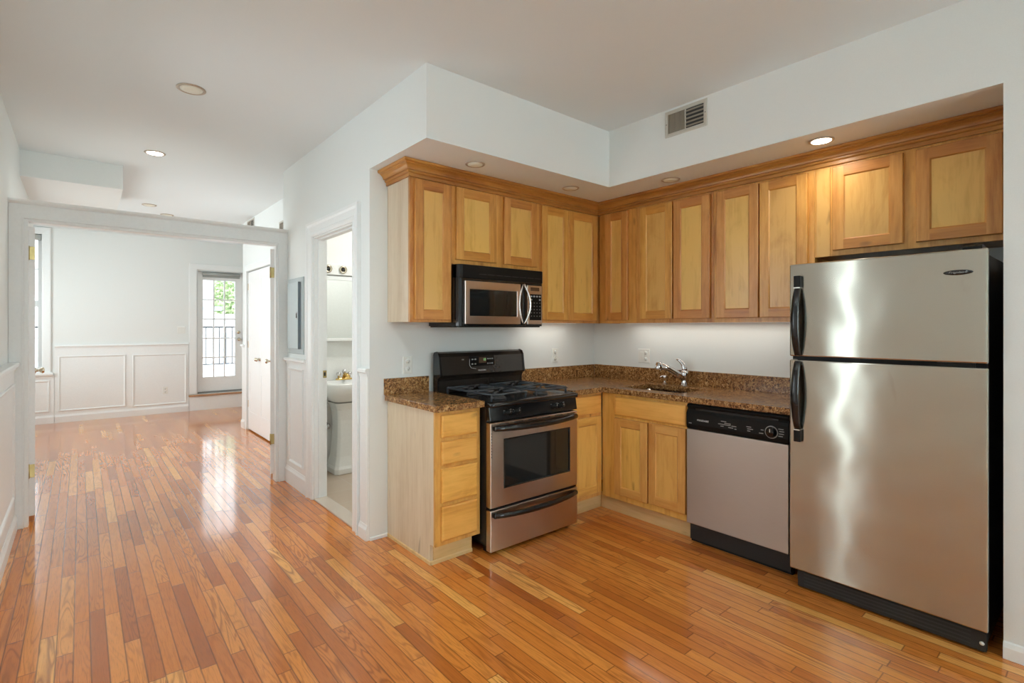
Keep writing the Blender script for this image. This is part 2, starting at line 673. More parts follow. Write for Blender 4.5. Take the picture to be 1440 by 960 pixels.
wall_x('wall_left', XL - .12, XL, [-2.6, 1.85, 1.95, 2.72, 3.68, 5.45, 7.05, 7.4], [0, .18, .85, 2.12, 2.35, ZC], {(1, 1), (1, 2), (3, 2), (3, 3), (5, 2)}, 'pale grey left wall of hall above the wainscot')
wall_x('wall_closet', XCL, XCL + .1, [YD + .13, 6.54, 7.70, 7.95], [0, 2.155, ZC], {(1, 0)}, 'white closet wall of the far room')
struct(box('wall_closet_end', WALLP, None, XH + .1, XCL, YD + .03, YD + .13, 0, ZC), 'short white wall return behind the hall wall', 'wall')
struct(box('wall_alcove', WALLP, None, XCL + .1, 2.45, 7.85, 7.95, 0, ZC), 'white wall return beside the balcony door', 'wall')
struct(box('wall_alcove_side', WALLP, None, 2.35, 2.45, 7.95, 10.4, 0, ZC), 'white side wall beside the balcony door', 'wall')
struct(box('wall_closet_back', WALLP, None, 2.35, 2.45, YD + .13, 7.85, 0, ZC), 'white back wall inside the closet', 'wall')
wall_x('wall_far_side', -1.52, -1.40, [7.28, 7.85, 9.55, 10.4], [0, .75, 2.45, ZC], {(1, 1)}, 'white side wall of the far room with an added window')
struct(box('wall_far_return', WALLP, None, -1.40, XL - .12, 7.28, 7.40, 0, ZC), 'white wall return in the far room', 'wall')
struct(MB().grid([-1.4, -1.10, -.43, 1.50, 2.22, 2.35], [0, .27, .74, 2.36, 2.74, ZC], {(1, 2), (1, 3), (3, 1), (3, 2)}, YFAR, YFAR + .16).build('wall_far', WALLP), 'white far wall with wainscot and balcony door', 'wall')
struct(MB().grid([XL - .12, -.15, 1.35, 1.65, 2.75, XO], [0, .75, 2.35, ZC], {(1, 1), (3, 1)}, -2.6, -2.48).build('wall_living', WALLP), 'white living room end wall with two added windows', 'wall')
# bathroom shell
struct(box('wall_bath_back', BATHP, None, XH + .1, 3.6, 5.00, 5.10 - .05, 0, ZC - .001), 'white bathroom wall carrying the mirror', 'wall')
struct(box('wall_bath_side', BATHP, None, 3.55, 3.65, YS + .12, 5.00, 0, ZC - .001), 'white side wall inside the bathroom', 'wall')
struct(box('floor_bathroom', TILE, None, XH + .105, 3.55, YS + .12, 5.00, .0005, .012), 'beige tile floor inside the bathroom', 'floor')
struct(box('trim_1', MARBLE, None, XH - .005, XH + .105, B0 + .02, B1 - .02, .0005, .014, bev=.003), 'pale marble threshold under the bathroom doorway', 'threshold')
# bulkhead beyond the opening
struct(box('wall_bulkhead', WALLP, None, XL, .292, 5.784, 7.3, 2.635, ZC), 'boxed bulkhead hanging below the ceiling beyond the opening', 'bulkhead')

# ------------------------------------------------------------------ cased opening
op = sempty('trim_2', 'wide white cased opening into the far room with open space above its header', 'door casing', (0, YD, 0))
xa, xb = XL + .0, XH
MB().prism([(xa, 0), (xa, 2.258), (xb, 2.258), (xb, 0), (1.382, 0), (1.382, 2.168), (-.313, 2.168), (-.313, 0)], 'y', .0, .06).build('casing', TRIMP, op, .003)
MB().prism([(-.313, 0), (-.313, 2.168), (1.382, 2.168), (1.382, 0), (1.352, 0), (1.352, 2.138), (-.281, 2.138), (-.281, 0)], 'y', .010, .06).build('inner_bead', TRIMP, op, .003)
MB().prism([(-.314, 0), (-.314, 2.169), (1.383, 2.169), (1.383, 0), (1.372, 0), (1.372, 2.158), (-.303, 2.158), (-.303, 0)], 'y', -.006, .011).build('back_band', TRIMP, op, .002)
MB().prism([(.02, 2.258), (-.006, 2.258), (-.010, 2.264), (-.018, 2.27), (-.022, 2.278), (-.022, 2.287), (.02, 2.287)], 'x', xa, xb).build('cap_moulding', TRIMP, op)
box('jamb_post', TRIMP, op, -.379, -.285, .061, .128, 0, 2.25)
box('jamb_post', TRIMP, op, 1.356, 1.449, .061, .128, 0, 2.25)
box('jamb_head', TRIMP, op, -.285, 1.356, .061, .128, 2.142, 2.25)


def panel_door(name_root, w, h, t, z0, knob_x, panels, root, hinges, hinge_side=0, mat=DOORP, knob_h=1.0, both=True):
    """white panel door in local space: x 0..w, front faces -y (y 0..t). panels = [(x0,x1,z0,z1)]"""
    xs = sorted({0, w} | {p[0] for p in panels} | {p[1] for p in panels})
    zs = sorted({z0, z0 + h} | {p[2] for p in panels} | {p[3] for p in panels})
    holes = set()
    for p in panels:
        for i in range(len(xs) - 1):
            for j in range(len(zs) - 1):
                if xs[i] >= p[0] - 1e-6 and xs[i + 1] <= p[1] + 1e-6 and zs[j] >= p[2] - 1e-6 and zs[j + 1] <= p[3] + 1e-6:
                    holes.add((i, j))
    MB().grid(xs, zs, holes, 0, t).build('leaf_frame', mat, root, .002)
    for p in panels:
        g = .028
        lo = lambda ins, y: [(p[0] + ins, y, p[2] + ins), (p[1] - ins, y, p[2] + ins), (p[1] - ins, y, p[3] - ins), (p[0] + ins, y, p[3] - ins)]
        MB().loft([lo(0, .004), lo(.006, .010), lo(g, .004), lo(g, t - .004), lo(.006, t - .010), lo(0, t - .004)], smooth=False).build('raised_panel', mat, root)
    if knob_x is not None:
        for s in ((-1, 1) if both else (-1,)):
            y = 0 if s < 0 else t
            MB().lathe([(.0, 0), (.024, 0), (.024, .004 * s), (.010, .010 * s), (.009, .026 * s), (.019, .034 * s), (.024, .046 * s), (.019, .057 * s), (0, .060 * s)], (knob_x, y, knob_h), 'y', 20).build('knob', NICKEL, root)
    for hz in hinges:
        x = 0 if hinge_side == 0 else w
        box('hinge', OLDBRASS, root, x - .0025 if hinge_side == 0 else x + .0005, x - .0005 if hinge_side == 0 else x + .0025, .002, t - .002, hz - .046, hz + .046)
        MB().lathe([(.0, -.05), (.006, -.05), (.006, .05), (0, .05)], (x - .007 if hinge_side == 0 else x + .007, t - .001, hz), 'z', 10).build('hinge_pin', OLDBRASS, root)


# the pair of leaves swung into the far room: seen on their hinge edges
P6 = [(.11, .31, .30, .86), (.42, .62, .30, .86), (.11, .31, 1.02, 1.62), (.42, .62, 1.02, 1.62), (.11, .31, 1.74, 2.00), (.42, .62, 1.74, 2.00)]
dl = sempty('door_1', 'white panel leaf swung open at the jamb end of the low wainscot, brass hinges', 'door', (-.2485, 4.987, 0), 93.0)
panel_door('door', .73, 2.05, .035, .062, .665, P6, dl, [1.925, .380], 0, knob_h=1.05)
dr = sempty('door_2', 'white panel leaf swung open beside the grey electrical panel, brass hinges', 'door', (1.366, 4.999, 0), 74.2)
panel_door('door', .73, 2.05, .042, .062, .665, P6, dr, [1.898, .378], 0, knob_h=1.05)

# ------------------------------------------------------------------ bathroom doorway casing
bd = sempty('trim_3', 'white moulded casing around the bathroom doorway', 'door casing', (XH, 0, 0), -90)
# local x = -Y, local y = X - XH
l0, l1 = -B1, -B0
def casing_profile(parent, x0, x1, z1, w=.115):
    prof = [(.0, -.012), (.014, -.020), (.03, -.020), (.036, -.014), (w - .035, -.022), (w - .02, -.030), (w, -.030), (w, .0)]
    loops = []
    for off, y in [(0, 0)] + prof:
        loops.append([(x0 - off, y, 0.0), (x0 - off, y, z1 + off), (x1 + off, y, z1 + off), (x1 + off, y, 0.0)])
    bm = MB()
    L = [[bm.bm.verts.new(p) for p in lp] for lp in loops]
    n = len(L)
    for k in range(n):
        a, b = L[k], L[(k + 1) % n]
        for i in range(3):
            bm.bm.faces.new((a[i], a[i + 1], b[i + 1], b[i]))
    for e in (0, 3):
        bm.bm.faces.new([l[e] for l in L])
    return bm.build('casing', TRIMP, parent)


casing_profile(bd, l0 + .005, l1 - .005, BZ - .005)
MB().prism([(l0, 0), (l0, BZ), (l1, BZ), (l1, 0), (l1 - .018, 0), (l1 - .018, BZ - .018), (l0 + .018, BZ - .018), (l0 + .018, 0)], 'y', -.001, .101).build('jamb', TRIMP, bd)
MB().prism([(l0 + .018, 0.015), (l0 + .018, BZ - .018), (l1 - .018, BZ - .018), (l1 - .018, 0.015), (l1 - .03, .015), (l1 - .03, BZ - .03), (l0 + .03, BZ - .03), (l0 + .03, .015)], 'y', .03, .065).build('door_stop', TRIMP, bd)
box('strike_plate', OLDBRASS, bd, l0 + .0175, l0 + .0195, .067, .098, .985, 1.045)
box('latch_hole', SLOT, bd, l0 + .0190, l0 + .0199, .075, .090, 1.0, 1.03)

# ------------------------------------------------------------------ wainscots
def wainscot(n, label, loc, rot, x0, x1, panels, zr=1.12, zb=.15, thick=.012, capw=.035, base=True):
    r = sempty(n, label, 'wainscot', loc, rot)
    box('backing_board', TRIMP, r, x0 + .001, x1 - .001, -thick, -.0005, 0.001, zr)
    for p in panels:
        MB().ring(p[0], p[1], p[2], p[3], [(0, -thick), (0, -thick - .008), (.006, -thick - .012), (.016, -thick - .009), (.022, -thick - .003), (.024, -thick)]).build('panel_moulding', TRIMP, r)
    MB().prism([(-.0005, zr - .04), (-thick - .006, zr - .04), (-thick - .008, zr - .02), (-capw, zr - .012), (-capw, zr + .004), (-capw + .006, zr + .012), (-.0005, zr + .012)], 'x', x0, x1).build('chair_rail', TRIMP, r)
    if base:
        MB().prism([(-.0005, .0008), (-thick - .014, .0008), (-thick - .014, zb - .03), (-thick - .006, zb - .012), (-thick - .003, zb), (-.0005, zb)], 'x', x0, x1).build('baseboard', TRIMP, r)
    return r


# left wall: local x = +Y, local y = -X
wainscot('trim_4', 'white panelled wainscot with chair rail on the left hall wall', (XL, 0, 0), 90, 3.79, YD - .002, [(3.88, 4.80, .24, 1.02)], zr=1.145, zb=.11, thick=.032, capw=.058)
# hall wall between the opening and the bathroom casing: local x = -Y
wainscot('trim_5', 'short white wainscot panel under the grey electrical panel', (XH, 0, 0), -90, -(YD - .001), -(B1 + .117), [(-4.83, -4.45, .20, 1.04)], zr=1.115, zb=.15, thick=.012, capw=.04)
# end of the stove wall beside the bathroom casing
wainscot('trim_6', 'narrow white wainscot strip between bathroom casing and kitchen corner', (XH, 0, 0), -90, -(B0 - .117), -(YS + .001), [], zr=1.115, zb=.10, thick=.012, capw=.03)
# far wall
wainscot('trim_7', 'white wainscot with two picture frame panels on the far wall', (0, YFAR, 0), 0, -.29, 1.378, [(-.251, .537, .165, .975), (.625, 1.347, .145, .965)], zr=1.125, zb=.12)
wainscot('trim_8', 'white panelled dado below the far window', (0, YFAR, 0), 0, -1.39, -.295, [(-1.1, -.345, .17, .625)], zr=.70, zb=.12)
# closet wall corner by the balcony door
wainscot('trim_9', 'white wainscot strip beyond the closet doors', (XCL, 0, 0), -90, -7.949, -7.78, [], zr=1.15, zb=.12)
struct(MB().prism([(-.0005, .0008), (-.016, .0008), (-.016, .05), (-.010, .068), (-.0005, .072)], 'x', -YR, 2.4).build('baseboard_partition', TRIMP), 'low white baseboard along the partition by the refrigerator', 'baseboard')
o = bpy.data.objects['baseboard_partition']
o.location = (XO, 0, 0)
o.rotation_euler = (0, 0, R(-90))
struct(MB().prism([(YS - .0005, .0008), (YS - .012, .0008), (YS - .012, .018), (YS - .0005, .022)], 'x', XH, 1.576).build('baseboard_stove', TRIMP), 'thin white shoe strip at the kitchen wall end', 'baseboard')

# ------------------------------------------------------------------ cabinets
def door_panel(parent, x0, x1, z0, z1, y, fw=.057, t=.020, vm=MAPLE_V, hm=MAPLE_H, pm=MAPLE_P, dz=0.):
    """five piece cabinet door facing -y, back on plane y"""
    f = y - t
    mb = MB()
    bm = mb.bm
    V = bm.verts.new
    def rect(ins, yy, insz=None):
        return [V((x0 + ins, yy, z0 + ins)), V((x1 - ins, yy, z0 + ins)), V((x1 - ins, yy, z1 - ins)), V((x0 + ins, yy, z1 - ins))]
    back_o = rect(0, y)
    side_o = rect(0, f + .003)
    A = rect(.003, f)
    B = rect(fw, f)
    Cc = rect(fw + .007, f + .006)
    back_i = rect(fw + .007, y)
    # split points of stiles and rails
    Pbl, Pbr = V((x0 + fw, f, z0 + .003)), V((x1 - fw, f, z0 + .003))
    Ptl, Ptr = V((x0 + fw, f, z1 - .003)), V((x1 - fw, f, z1 - .003))
    F = bm.faces.new
    hz = []
    F((A[0], Pbl, B[0], B[3], Ptl, A[3]))
    F((Pbr, A[1], A[2], Ptr, B[2], B[1]))
    hz.append(F((Pbl, Pbr, B[1], B[0])))
    hz.append(F((B[3], B[2], Ptr, Ptl)))
    hz.append(F((side_o[0], side_o[1], A[1], Pbr, Pbl, A[0])))
    F((side_o[1], side_o[2], A[2], A[1]))
    hz.append(F((side_o[2], side_o[3], A[3], Ptl, Ptr, A[2])))
    F((side_o[3], side_o[0], A[0], A[3]))
    for i in range(4):
        j = (i + 1) % 4
        q = [F((back_o[i], back_o[j], side_o[j], side_o[i])), F((B[i], B[j], Cc[j], Cc[i])), F((Cc[i], Cc[j], back_i[j], back_i[i])), F((back_i[i], back_i[j], back_o[j], back_o[i]))]
        if i in (0, 2):
            hz += q
    for q in hz:
        q.material_index = 1
    d = mb.build('door', None, parent, mats=[vm, hm])
    box('door_panel', pm, d, x0 + fw + .0065, x1 - fw - .0065, f + .0062, y - .004, z0 + fw + .0065, z1 - fw - .0065)
    return d


def upper(name_label, loc, rot, w, z0, z1, doors, depth=.304, side=None, rails=True, vm=MAPLE_V):
    c = thing('upper_cabinet', name_label, 'cabinet', (loc[0], loc[1], z0), rot)
    h = z1 - z0
    zb = .001 if side or z0 > 1.5 else .017
    box('carcass', side or MAPLE_V, c, .0005, w - .0005, .020, depth - .001, zb, h)
    box('face_frame', MAPLE_V, c, .0005, w - .0005, 0, .0195, 0, h, bev=.0012)
    for d in doors:
        door_panel(c, d[0], d[1], d[2] - z0, d[3] - z0, -.001)
    return c


ZU0, ZU1 = 1.432, 2.343
YU = 2.877
upper('tall wall cabinet with pale exposed end panel, first on the stove wall', (1.578, YU), 0, .312, ZU0, ZU1, [(.030, .295, 1.449, 2.335)], side=VENEER)
upper('short two door wall cabinet mounted above the microwave', (1.890, YU), 0, .795, 1.822, ZU1, [(.028, .366, 1.852, 2.335), (.438, .758, 1.851, 2.335)])
upper('two door wall cabinet between microwave and inner corner of stove wall', (2.685, YU), 0, .984, ZU0, ZU1, [(.016, .306, 1.454, 2.332), (.309, .648, 1.454, 2.332)])
XU = 3.365
# local x = Y0 - Y, local y = X - XU
upper('narrow single door wall cabinet in the corner of the sink wall', (XU, 2.856), -90, .381, ZU0, ZU1, [(.078, .302, 1.456, 2.335)])
upper('two door wall cabinet above the kitchen sink', (XU, 2.475), -90, .645, ZU0, ZU1, [(.042, .326, 1.462, 2.328), (.338, .622, 1.462, 2.326)])
upper('wider two door wall cabinet between sink cabinet and fridge', (XU, 1.830), -90, .640, ZU0, ZU1, [(.028, .312, 1.462, 2.328), (.321, .603, 1.462, 2.328)])
fc = upper('short two door wall cabinet above the refrigerator', (XU, 1.190), -90, .858, 1.815, ZU1, [(.099, .434, 1.846, 2.328), (.489, .820, 1.845, 2.326)])
box('filler_strip', MAPLE_P, fc, .012, .082, -.004, -.0002, .001, 2.335 - 1.815)
# crown moulding
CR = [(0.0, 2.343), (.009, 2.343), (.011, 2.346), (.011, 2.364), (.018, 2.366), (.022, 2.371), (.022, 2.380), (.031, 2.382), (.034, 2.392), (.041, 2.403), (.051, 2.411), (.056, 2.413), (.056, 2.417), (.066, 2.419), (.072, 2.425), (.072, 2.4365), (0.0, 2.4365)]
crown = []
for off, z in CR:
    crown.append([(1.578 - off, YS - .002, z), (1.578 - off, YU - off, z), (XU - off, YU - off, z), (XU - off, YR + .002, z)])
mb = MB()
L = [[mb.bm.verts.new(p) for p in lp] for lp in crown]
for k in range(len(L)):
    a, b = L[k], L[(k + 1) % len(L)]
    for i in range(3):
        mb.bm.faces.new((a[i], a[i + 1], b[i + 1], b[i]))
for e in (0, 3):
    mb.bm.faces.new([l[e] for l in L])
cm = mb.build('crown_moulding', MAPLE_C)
cm['label'] = 'stained maple crown moulding along the tops of the wall cabinets'
cm['category'] = 'moulding'

# base cabinets
YB, XB = 2.574, 3.060
ZB0, ZB1 = .118, .906


def drawer_front(parent, x0, x1, z0, z1, mat=MAPLE_D):
    f = -.020
    lo = lambda ins, y: [(x0 + ins, y, z0 + ins), (x1 - ins, y, z0 + ins), (x1 - ins, y, z1 - ins), (x0 + ins, y, z1 - ins)]
    return MB().loft([lo(0, -.001), lo(0, f + .006), lo(.004, f + .002), lo(.010, f), lo(.012, f)], smooth=False).build('drawer_front', mat, parent)


b1 = thing('base_cabinet', 'four drawer base cabinet with pale end panel beside the stove', 'cabinet', (1.578, YB, 0))
MB().prism([(.0195, ZB0), (.056, ZB0), (.056, 0), (.605, 0), (.605, ZB1), (.0195, ZB1)], 'x', 0, .018).build('end_panel', VENEER, b1)
box('carcass', BASE_V, b1, .0185, .3225, .0205, .60, ZB0, ZB1)
box('face_frame', BASE_V, b1, 0, .3225, 0, .019, ZB0, ZB1, bev=.0012)
for z0, z1 in ((.752, .883), (.592, .728), (.370, .570), (.147, .347)):
    drawer_front(b1, .036, .292, z0, z1)
box('toe_kick', TOEWOOD, b1, .0185, .295, .050, .062, .001, ZB0)
MB().prism([(.048, .0005), (.042, .0005), (.042, .018), (.048, .024)], 'x', -.006, .295).build('shoe_strip', TOEWOOD, b1)
MB().prism([(-.0005, .0005), (-.007, .0005), (-.007, .018), (-.0005, .022)], 'y', .042, .600).build('shoe_strip', TOEWOOD, b1)

b2 = thing('base_cabinet', 'one door base cabinet in the corner between stove and sink base', 'cabinet', (2.700, YB, 0))
box('carcass', BASE_V, b2, .0005, .355, .0205, .60, ZB0, ZB1)
box('face_frame', BASE_V, b2, .0005, .355, 0, .019, ZB0, ZB1, bev=.0012)
drawer_front(b2, .020, .335, .752, .886)
door_panel(b2, .020, .335, .152, .728, -.001, vm=BASE_V, hm=BASE_H, pm=BASE_P)
box('toe_kick', TOEWOOD, b2, .0005, .42, .055, .067, .001, ZB0)

b3 = thing('base_cabinet', 'sink base cabinet with false drawer front above two doors', 'cabinet', (XB, 2.570, 0), -90)
MB().open_box(.0005, .734, .0205, .60, ZB0, ZB1, .016).build('carcass', BASE_V, b3)
box('face_frame', BASE_V, b3, .0005, .734, 0, .019, ZB0, ZB1, bev=.0012)
drawer_front(b3, .130, .718, .748, .884)
door_panel(b3, .130, .419, .163, .727, -.001, vm=BASE_V, hm=BASE_H, pm=BASE_P)
door_panel(b3, .430, .718, .168, .730, -.001, vm=BASE_V, hm=BASE_H, pm=BASE_P)
box('toe_kick', TOEWOOD, b3, -.058, .734, .055, .067, .001, ZB0)

# countertops
ZT0, ZT1 = .9085, .947
SX0, SX1, SY0, SY1 = 3.15, 3.50, 1.955, 2.455
ct1 = thing('countertop', 'short brown granite countertop on the four drawer cabinet', 'countertop', (1.556, 2.528, ZT0))
box('slab', GRANITE, ct1, 0, .349, 0, YS - .001 - 2.528, 0, ZT1 - ZT0, bev=.004)
box('backsplash', GRANITE, ct1, -.006, .331, YS - .022 - 2.528, YS - .001 - 2.528, ZT1 - ZT0, 1.056 - ZT0, bev=.002)
ct2 = thing('countertop', 'long brown granite corner countertop with undermount sink cutout', 'countertop', (0, 0, 0))
xs = [2.690, 3.022, SX0, SX1, XF - .001]
ys = [1.178, SY0, SY1, 2.528, YS - .001]
MB().grid(xs, ys, {(0, 0), (0, 1), (0, 2), (2, 1)}, ZT0, ZT1, 'xy').build('slab', GRANITE, ct2, .004)
box('backsplash', GRANITE, ct2, 2.690, XF - .022, YS - .022, YS - .001, ZT1, 1.056, bev=.002)
box('backsplash', GRANITE, ct2, XF - .022, XF - .001, 1.178, YS - .022, ZT1, 1.058, bev=.002)

# sink
sk = thing('kitchen_sink', 'stainless undermount sink basin set below the granite', 'sink', (3.325, 2.205, .75))
def rrect(cx, cy, hx, hy, r, z, seg=5):
    pts = []
    for qx, qy, a0 in ((1, 1, 0), (-1, 1, 90), (-1, -1, 180), (1, -1, 270)):
        for k in range(seg + 1):
            a = R(a0 + 90 * k / seg)
            pts.append((cx + qx * (hx - r) + r * math.cos(a), cy + qy * (hy - r) + r * math.sin(a), z))
    return pts
MB().loft([rrect(0, 0, .205, .280, .05, .157), rrect(0, 0, .182, .257, .05, .157), rrect(0, 0, .172, .247, .06, .02), rrect(0, 0, .15, .22, .06, .004),
           rrect(0, 0, .15, .22, .06, 0), rrect(0, 0, .178, .252, .06, .015), rrect(0, 0, .190, .264, .05, .152), rrect(0, 0, .205, .280, .05, .152)], cap=False).build('basin', SINKST, sk)
MB().lathe([(0, .006), (.043, .006), (.043, .002), (0, .002)], (0, 0, .001), 'z', 20).build('drain', CHROME, sk)
bpy.data.objects['basin'].modifiers.new('solid', 'WELD')

# faucet
fx, fy = 3.575, 2.185
fa = thing('faucet', 'chrome single lever pull out faucet behind the sink', 'faucet', (fx, fy, ZT1 + .001))
MB().lathe([(0, 0.0), (.030, 0.0), (.030, .006), (.025, .012), (.026, .05), (.029, .075), (.029, .098), (.026, .112), (.010, .120), (0, .121)]).build('body', CHROME, fa)
tip = Vector((-.175, .095, .155))
MB().tube([(-.005, .003, .055), tuple(tip * .35 + Vector((0, 0, .045))), tuple(tip * .7 + Vector((0, 0, .03))), tuple(tip)], [.026, .024, .0225, .023], 14).build('spout', CHROME, fa)
MB().tube([tuple(tip + Vector((.006, -.003, .018))), tuple(tip + Vector((-.010, .006, .012))), tuple(tip + Vector((-.018, .010, -.020))), tuple(tip + Vector((-.020, .011, -.030)))], [.018, .029, .028, .023], 14).build('spray_head', CHROME, fa)
MB().tube([(0, 0, .112), (.004, .002, .135), (.002, .012, .165), (-.010, .035, .192), (-.022, .058, .203)], [.020, .020, .017, .012, .005], 12, .55).build('lever', CHROME, fa)
sd = thing('soap_dispenser', 'small chrome soap dispenser left of the faucet', 'soap dispenser', (3.590, 2.37, ZT1 + .001))
MB().lathe([(0, 0), (.019, 0), (.019, .004), (.011, .008), (.010, .032), (.017, .036), (.017, .060), (.014, .066), (0, .067)], seg=18).build('pump_body', CHROME, sd)
MB().tube([(0, 0, .058), (-.022, .012, .060), (-.036, .020, .053)], [.007, .006, .005], 10).build('nozzle', CHROME, sd)

# ------------------------------------------------------------------ range
rg = thing('gas_range', 'black and stainless freestanding gas stove between the cabinets', 'stove', (1.912, 2.482, 0))
RW = .774
box('body', BLACKT, rg, .004, RW - .004, .048, .655, .05, .905)
for zz0, zz1 in ((.14, .35), (.38, .60), (.63, .84)):
    box('side_emboss', BLACKS, rg, .0015, .0039, .10, .20, zz0, zz1, bev=.001)
box('kick_plate', BLACKS, rg, .02, RW - .02, .06, .10, .004, .05)
MB().prism([(.002, .822), (.016, .908), (.05, .908), (.05, .822)], 'x', 0, RW).build('control_panel', BLACK, rg, .003)
MB().loft([rrect(RW / 2, .306, RW / 2 + .001, .318, .02, .9085), rrect(RW / 2, .306, RW / 2 + .003, .322, .025, .918), rrect(RW / 2, .306, RW / 2 + .002, .320, .025, .934),
           rrect(RW / 2, .306, RW / 2 - .010, .306, .02, .939), rrect(RW / 2, .306, RW / 2 - .030, .280, .03, .930)]).build('cooktop', BLACK, rg)
for kx in (.143, .218, .553, .618):
    k = MB().lathe([(0, 0), (.021, 0), (.021, -.006), (.017, -.010), (.015, -.026), (0, -.028)], (kx, .009, .866), 'y', 18).build('knob', BLACKS, rg)
    box('pointer', PRINTG, k, kx - .002, kx + .002, -.0205, -.0190, .868, .880)
    for dx, dz in ((-.028, .012), (.026, .016), (.030, .002)):
        box('dial_mark', PRINTG, k, kx + dx - .004, kx + dx + .004, .0035 + (.866 + dz - .83) * .05, .012, .866 + dz - .002, .866 + dz + .002)
for bx, by in ((.20, .17), (.20, .45), (.575, .17), (.575, .45)):
    MB().lathe([(0, 0), (.052, 0), (.050, .008), (.036, .012), (.036, .020), (.030, .024), (0, .025)], (bx, by, .9305), 'z', 22).build('burner', BURN, rg)


def grate(cx):
    mb = MB()
    z = .974
    for sx in (-1, 1):
        mb.tube([(cx + sx * .135, .055, z), (cx + sx * .150, .075, z + .002), (cx + sx * .150, .55, z + .002), (cx + sx * .135, .57, z)], .0075, 8)
    for y in (.055, .312, .57):
        mb.tube([(cx - .145, y, z), (cx, y, z + .001), (cx + .145, y, z)], .0075, 8)
    for by in (.17, .45):
        for a in range(4):
            an = R(45 + 90 * a)
            dx, dy = math.cos(an), math.sin(an)
            mb.tube([(cx + dx * .16, by + dy * .12, z), (cx + dx * .10, by + dy * .085, z + .008), (cx + dx * .03, by + dy * .03, z + .004)], [.0075, .0085, .006], 8)
        mb.tube([(cx - .148, by, z), (cx - .05, by, z + .004)], .0065, 8)
        mb.tube([(cx + .148, by, z), (cx + .05, by, z + .004)], .0065, 8)
    for sx in (-1, 1):
        for y in (.06, .565):
            mb.tube([(cx + sx * .142, y, z), (cx + sx * .142, y, .934)], .008, 8)
    return mb.build('burner_grate', BLACKM, rg)


grate(.200)
grate(.575)
# backguard
BGp = [(.655, .91), (.655, 1.205), (.648, 1.218), (.625, 1.224), (.600, 1.215), (.584, 1.19), (.572, 1.10), (.566, 1.062), (.572, 1.052), (.592, 1.046), (.604, 1.02), (.604, .91)]
bgd = MB().prism(BGp, 'x', 0, RW).build('backguard', RANGEBK, rg, .004)
MB().prism([(.657, .912), (.657, 1.205), (.648, 1.221), (.620, 1.227), (.596, 1.217), (.580, 1.19), (.568, 1.10), (.560, 1.058), (.590, 1.043), (.602, 1.02), (.602, .912)], 'x', -.004, .010).build('end_cap', BLACK, bgd)
MB().prism([(.657, .912), (.657, 1.205), (.648, 1.221), (.620, 1.227), (.596, 1.217), (.580, 1.19), (.568, 1.10), (.560, 1.058), (.590, 1.043), (.602, 1.02), (.602, .912)], 'x', RW - .010, RW + .004).build('end_cap', BLACK, bgd)
def on_bg(z):
    return .572 + (z - 1.10) * (.012 / .09)
dsp = MB().prism([(.250, 1.188), (.246, 1.12), (.262, 1.102), (.30, 1.096), (.47, 1.098), (.482, 1.115), (.474, 1.188)], 'y', on_bg(1.145) - .004, on_bg(1.145) + .010).build('clock_panel', BLACK, bgd)
box('display_window', AMBER, bgd, .335, .402, on_bg(1.15) - .0062, on_bg(1.15) + .004, 1.136, 1.178)
text('display_digits', '18', .026, DISPLAY, bgd, .385, on_bg(1.15) - .0064, 1.160)
MB().tube([(.252, on_bg(1.16) - .004, 1.180), (.249, on_bg(1.12) - .004, 1.125), (.262, on_bg(1.1) - .004, 1.104), (.305, on_bg(1.1) - .004, 1.096)], .0012, 6).build('panel_outline', PRINT, bgd)
for i in range(2):
    for j in range(2):
        MB().lathe([(0, 0), (.007, 0), (.007, -.002), (0, -.003)], (.275 + i * .027, on_bg(1.15) - .0045, 1.165 - j * .034), 'y', 10, 1.2, .8).build('keypad_button', PRINTG, bgd)
for i in range(3):
    for j in range(2):
        MB().lathe([(0, 0), (.006, 0), (.006, -.002), (0, -.003)], (.418 + i * .020, on_bg(1.15) - .0045, 1.165 - j * .034), 'y', 10, 1.2, .8).build('keypad_button', PRINTG, bgd)
text('brand_lettering', 'FRIGIDAIRE', .0135, PRINT, bgd, .362, on_bg(1.085) - .001, 1.083, squash=1.05)
text('small_print', 'GAS', .010, PRINT, bgd, .195, on_bg(1.165) - .002, 1.166)
# oven door
od = MB().grid([.001, .108, .695, RW - .001], [.290, .401, .702, .812], {(1, 1)}, 0, .045).build('oven_door', STEEL_OV, rg, .004)
box('oven_window', DARKGLASS, od, .108, .695, .004, .044, .401, .702)
MB().ring(.104, .699, .397, .706, [(0, .003), (0, -.0015), (.004, -.0025), (.009, -.0015), (.010, .003)]).build('window_trim', BLACK, od)
for vx in (.07, .19, .31, .43, .55, .67):
    box('vent_slot', SLOT, od, vx, vx + .075, -.0006, .003, .797, .803)
for k in range(9):
    box('side_slot', SLOT, od, .0065, .011, -.0006, .002, .60 + k * .018, .610 + k * .018)


def bow_handle(parent, x0, x1, z, out, r, name='handle', sag=.0):
    n = 13
    pts, rd = [], []
    for i in range(n):
        u = i / (n - 1)
        s = math.sin(PI * u)
        pts.append((x0 + (x1 - x0) * u, -.012 - out * s ** .6, z - sag * s))
        rd.append(r * (.78 + .22 * s))
    h = MB().tube(pts, rd, 12, 1.35).build(name, BLACK, parent)
    for x in (x0 + .012, x1 - .012):
        box('handle_mount', BLACKS, h, x - .014, x + .014, -.022, .002, z - .014, z + .014, bev=.004)
    return h


bow_handle(od, .022, .752, .778, .040, .0160, sag=.004)
dw_ = box('storage_drawer', STEEL_OV, rg, .001, RW - .001, 0, .045, .022, .275, bev=.004)
bow_handle(dw_, .022, .752, .244, .036, .0145, sag=.008)
box('seam_strip', BLACKS, rg, .004, RW - .004, .012, .044, .277, .288)

